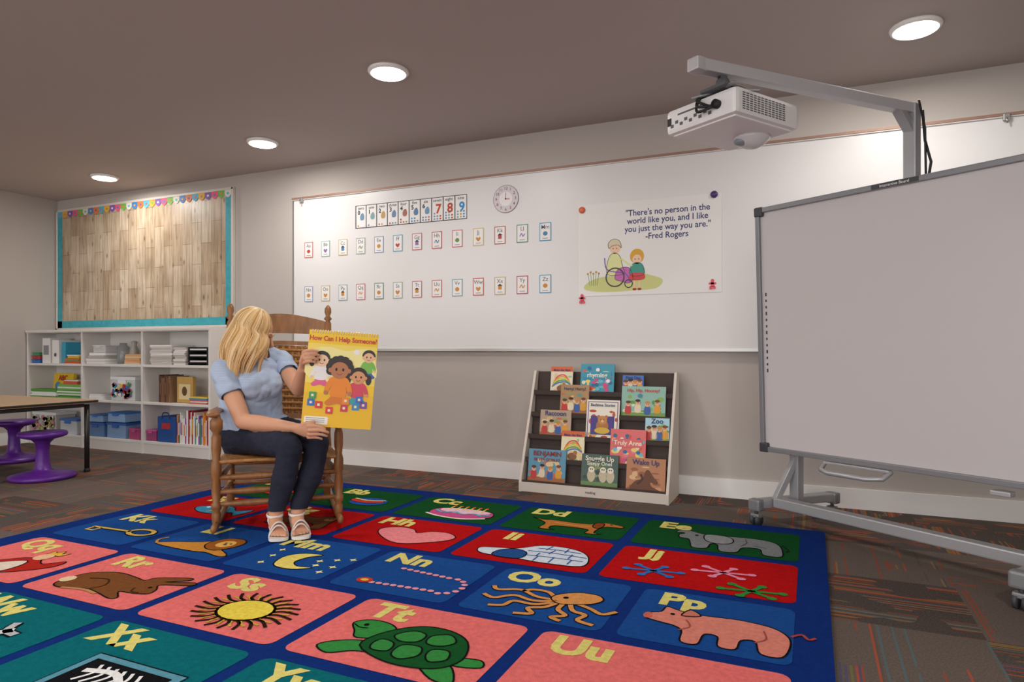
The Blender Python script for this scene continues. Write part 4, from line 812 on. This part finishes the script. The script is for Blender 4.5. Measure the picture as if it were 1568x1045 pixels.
for k in range(840):
    phd=rr.uniform(-134,153); ph=math.radians(phd); cl=math.floor(phd/16); cr=random.Random(int(cl)+50)
    c_amp=cr.uniform(.010,.020); c_fq=cr.uniform(4.6,6.2); c_ph=cr.uniform(-.6,.8); c_end=cr.uniform(-.02,.025); c_dx=cr.uniform(-.012,.012)
    rs=rr.uniform(.98,1.06); pts=[]; lat0=rr.uniform(.0,.3); ntop=7
    for i in range(ntop):
        u_=lat0+(1-lat0)*i/(ntop-1); th_=u_*math.radians(95)
        dirv=Vector((math.sin(ph)*math.sin(th_),-math.cos(ph)*math.sin(th_),math.cos(th_)))
        pts.append(MH@Vector((dirv.x*ex.x*rs,-.02+dirv.y*ex.y*rs,.028+dirv.z*ex.z*rs)))
    p=pts[-1].copy(); cen_=MH@Vector((0,-.02,0)); out=(p-cen_); out.z=0; out.normalize(); tan=Vector((-out.y,out.x,0))
    front=abs(phd)>98
    zend=.735+c_end+rr.uniform(-.015,.03)+(.035 if front else 0)-.0125; nn=9; z_start=p.z
    drift=Vector((-.065,-.035,0)) if not front else Vector((-.05,-.03,0))
    for i in range(1,nn+1):
        t=i/nn; z=z_start+(zend-z_start)*t
        q=p+out*(.032*math.sin(t*2.4)+c_amp*math.sin(t*c_fq+c_ph)*min(1,t*2)-.03*t*t)+tan*(c_amp*.9*math.sin(t*c_fq*.9+c_ph+1)+c_dx*t)+drift*t; q.z=z; pts.append(q)
    r=rr.uniform(.0032,.0058); P=cat(pts,2,False); n=len(P)
    def wv(i): return min(1,.45+i/6)*(1-.8*max(0,(i/n-.65)/.35))
    b.tube(P,[(r*wv(i),r*.7*wv(i)) for i in range(n)],hc[rr.choice([0,0,1,1,1,2,3])],6)
b.obj('hair',wroot)

# ---------------- big book ----------------
def PL(a,b_,z): return MCH@L(a,b_,z)
c0=PL(.286,.378,.76); xax=MCH.to_3x3()@Vector((.323,-.065,-.025)); yax=MCH.to_3x3()@Vector((.067,.025,.4725))
M=frame(c0,xax,yax); w,h=.335,.475; hw,hh=w/2,h/2
b=B(); A=lambda c:mat(c,.45)
b.rect(-hw,-hh,hw,hh,0,A('#f6cc1a'),M,th=.0025); b.rect(-hw+.003,-hh+.003,hw-.003,hh-.003,-.0026,mat('#f4f1ea',.8),M,th=.011); b.rect(-hw,-hh,hw,hh,-.0138,A('#e8e6e0'),M,th=.0025)
b.rect(-hw,-hh*.1,hw,hh*.72,.0005,A('#f6de62'),M); b.shape([(-hw*.9,hh*.55),(-hw*.4,hh*.66),(hw*.1,hh*.6),(hw*.7,hh*.67),(hw*.93,hh*.5),(hw*.9,hh*.0),(-hw*.9,hh*.0)],.0008,A('#f8eea0'),M)
b.text('How Can I Help Someone?',0,hh*.83,.033,.0015,A('#cc4028'),M,.035,sx=.9)
b.rect(-hw,-hh,hw,-hh*.3,.0009,A('#f2c010'),M)
def kid(x,y,s,sk,hr,sh_,style,pants='#3a5fa8',zo=0):
    z0=.001+zo
    q=lambda pts,z,c:b.shape(pts,z,A(c),M,off=(x,y),sc=s)
    q([(-.32,-.1),(-.3,-.75),(-.55,-1.05),(-.4,-1.2),(-.05,-1.1),(.05,-1.1),(.4,-1.2),(.55,-1.05),(.3,-.75),(.32,-.1)],z0,pants)
    q([(-.28,.1),(-.5,-.15),(-.62,-.55),(-.45,-.6),(-.32,-.3),(-.33,-.75),(.33,-.75),(.32,-.3),(.45,-.6),(.62,-.55),(.5,-.15),(.28,.1)],z0+.0003,sh_)
    b.ell(x-.53*s,y-.62*s,.1*s,.1*s,z0+.0006,A(sk),M); b.ell(x+.53*s,y-.62*s,.1*s,.1*s,z0+.0006,A(sk),M)
    if style=='curly':
        for k in range(9): a=math.radians(-20+k*27.5); b.ell(x+.42*s*math.cos(a),y+.5*s+.38*s*math.sin(a),.2*s,.2*s,z0+.0005+.00003*k,A(hr),M)
    else: b.ell(x,y+.55*s,.5*s,.46*s,z0+.0005,A(hr),M)
    if style=='pig': b.ell(x-.58*s,y+.3*s,.17*s,.3*s,z0+.0004,A(hr),M); b.ell(x+.58*s,y+.3*s,.17*s,.3*s,z0+.0004,A(hr),M)
    b.ell(x,y+.4*s,.4*s,.38*s,z0+.001,A(sk),M); b.ell(x-.42*s,y+.4*s,.08*s,.1*s,z0+.0009,A(sk),M); b.ell(x+.42*s,y+.4*s,.08*s,.1*s,z0+.0009,A(sk),M)
    for e in(-.15,.15): b.ell(x+e*s,y+.44*s,.05*s,.07*s,z0+.0013,blk,M)
    b.stroke([(x-.12*s,y+.26*s),(x,y+.2*s),(x+.12*s,y+.26*s)],.035*s,z0+.0013,A('#a03a2c'),M)
kid(-.095,.055,.08,'#f4cca4','#1c1a1c','#f0ecec','pig','#e0608a'); kid(.13,.09,.065,'#ecbd94','#2a2420','#7cc04a','short'); kid(.088,-.02,.085,'#d89a68','#2a1610','#d8405a','pig','#3aa0a8',.0015); kid(-.005,.0,.11,'#b8764a','#241410','#ee8a1c','curly','#d87818',.003)
for x,y,c in((-.13,-.12,'#2f6fc0'),(-.092,-.13,'#d83a3a'),(-.125,-.085,'#3aa05a'),(.03,-.14,'#c83a5a'),(.035,-.103,'#e88a2a'),(.085,-.13,'#2f8fc0'),(.122,-.12,'#7a4aa0'),(.1,-.094,'#3a70c8'),(-.04,-.155,'#d83a3a')):
    b.rect(x-.017,y-.017,x+.017,y+.017,.005,A(c),M,r=.003); b.rect(x-.006,y-.006,x+.006,y+.006,.0054,A('#f6e6c0'),M,r=.002)
b.ell(.07,.14,.014,.014,.0019,A('#f4f4f4'),M); b.rect(-hw+.012,-hh+.012,-hw+.125,-hh+.05,.0015,A('#f6f4ee'),M,r=.006)
for i in range(3): b.rect(-hw+.02,-hh+.022+i*.009,-hw+.11,-hh+.025+i*.009,.002,A('#9a968e'),M)
for i in range(26):
    x=-hw+.012+i*(w-.024)/25; b.tube([M@Vector((x+.0035,hh-.008+.011*math.cos(a),-.008+.011*math.sin(a))) for a in [k*math.pi/5 for k in range(11)]],.0014,mat('#e8e8e8',.3,metal=.5),6)
b.obj('big_picture_book')
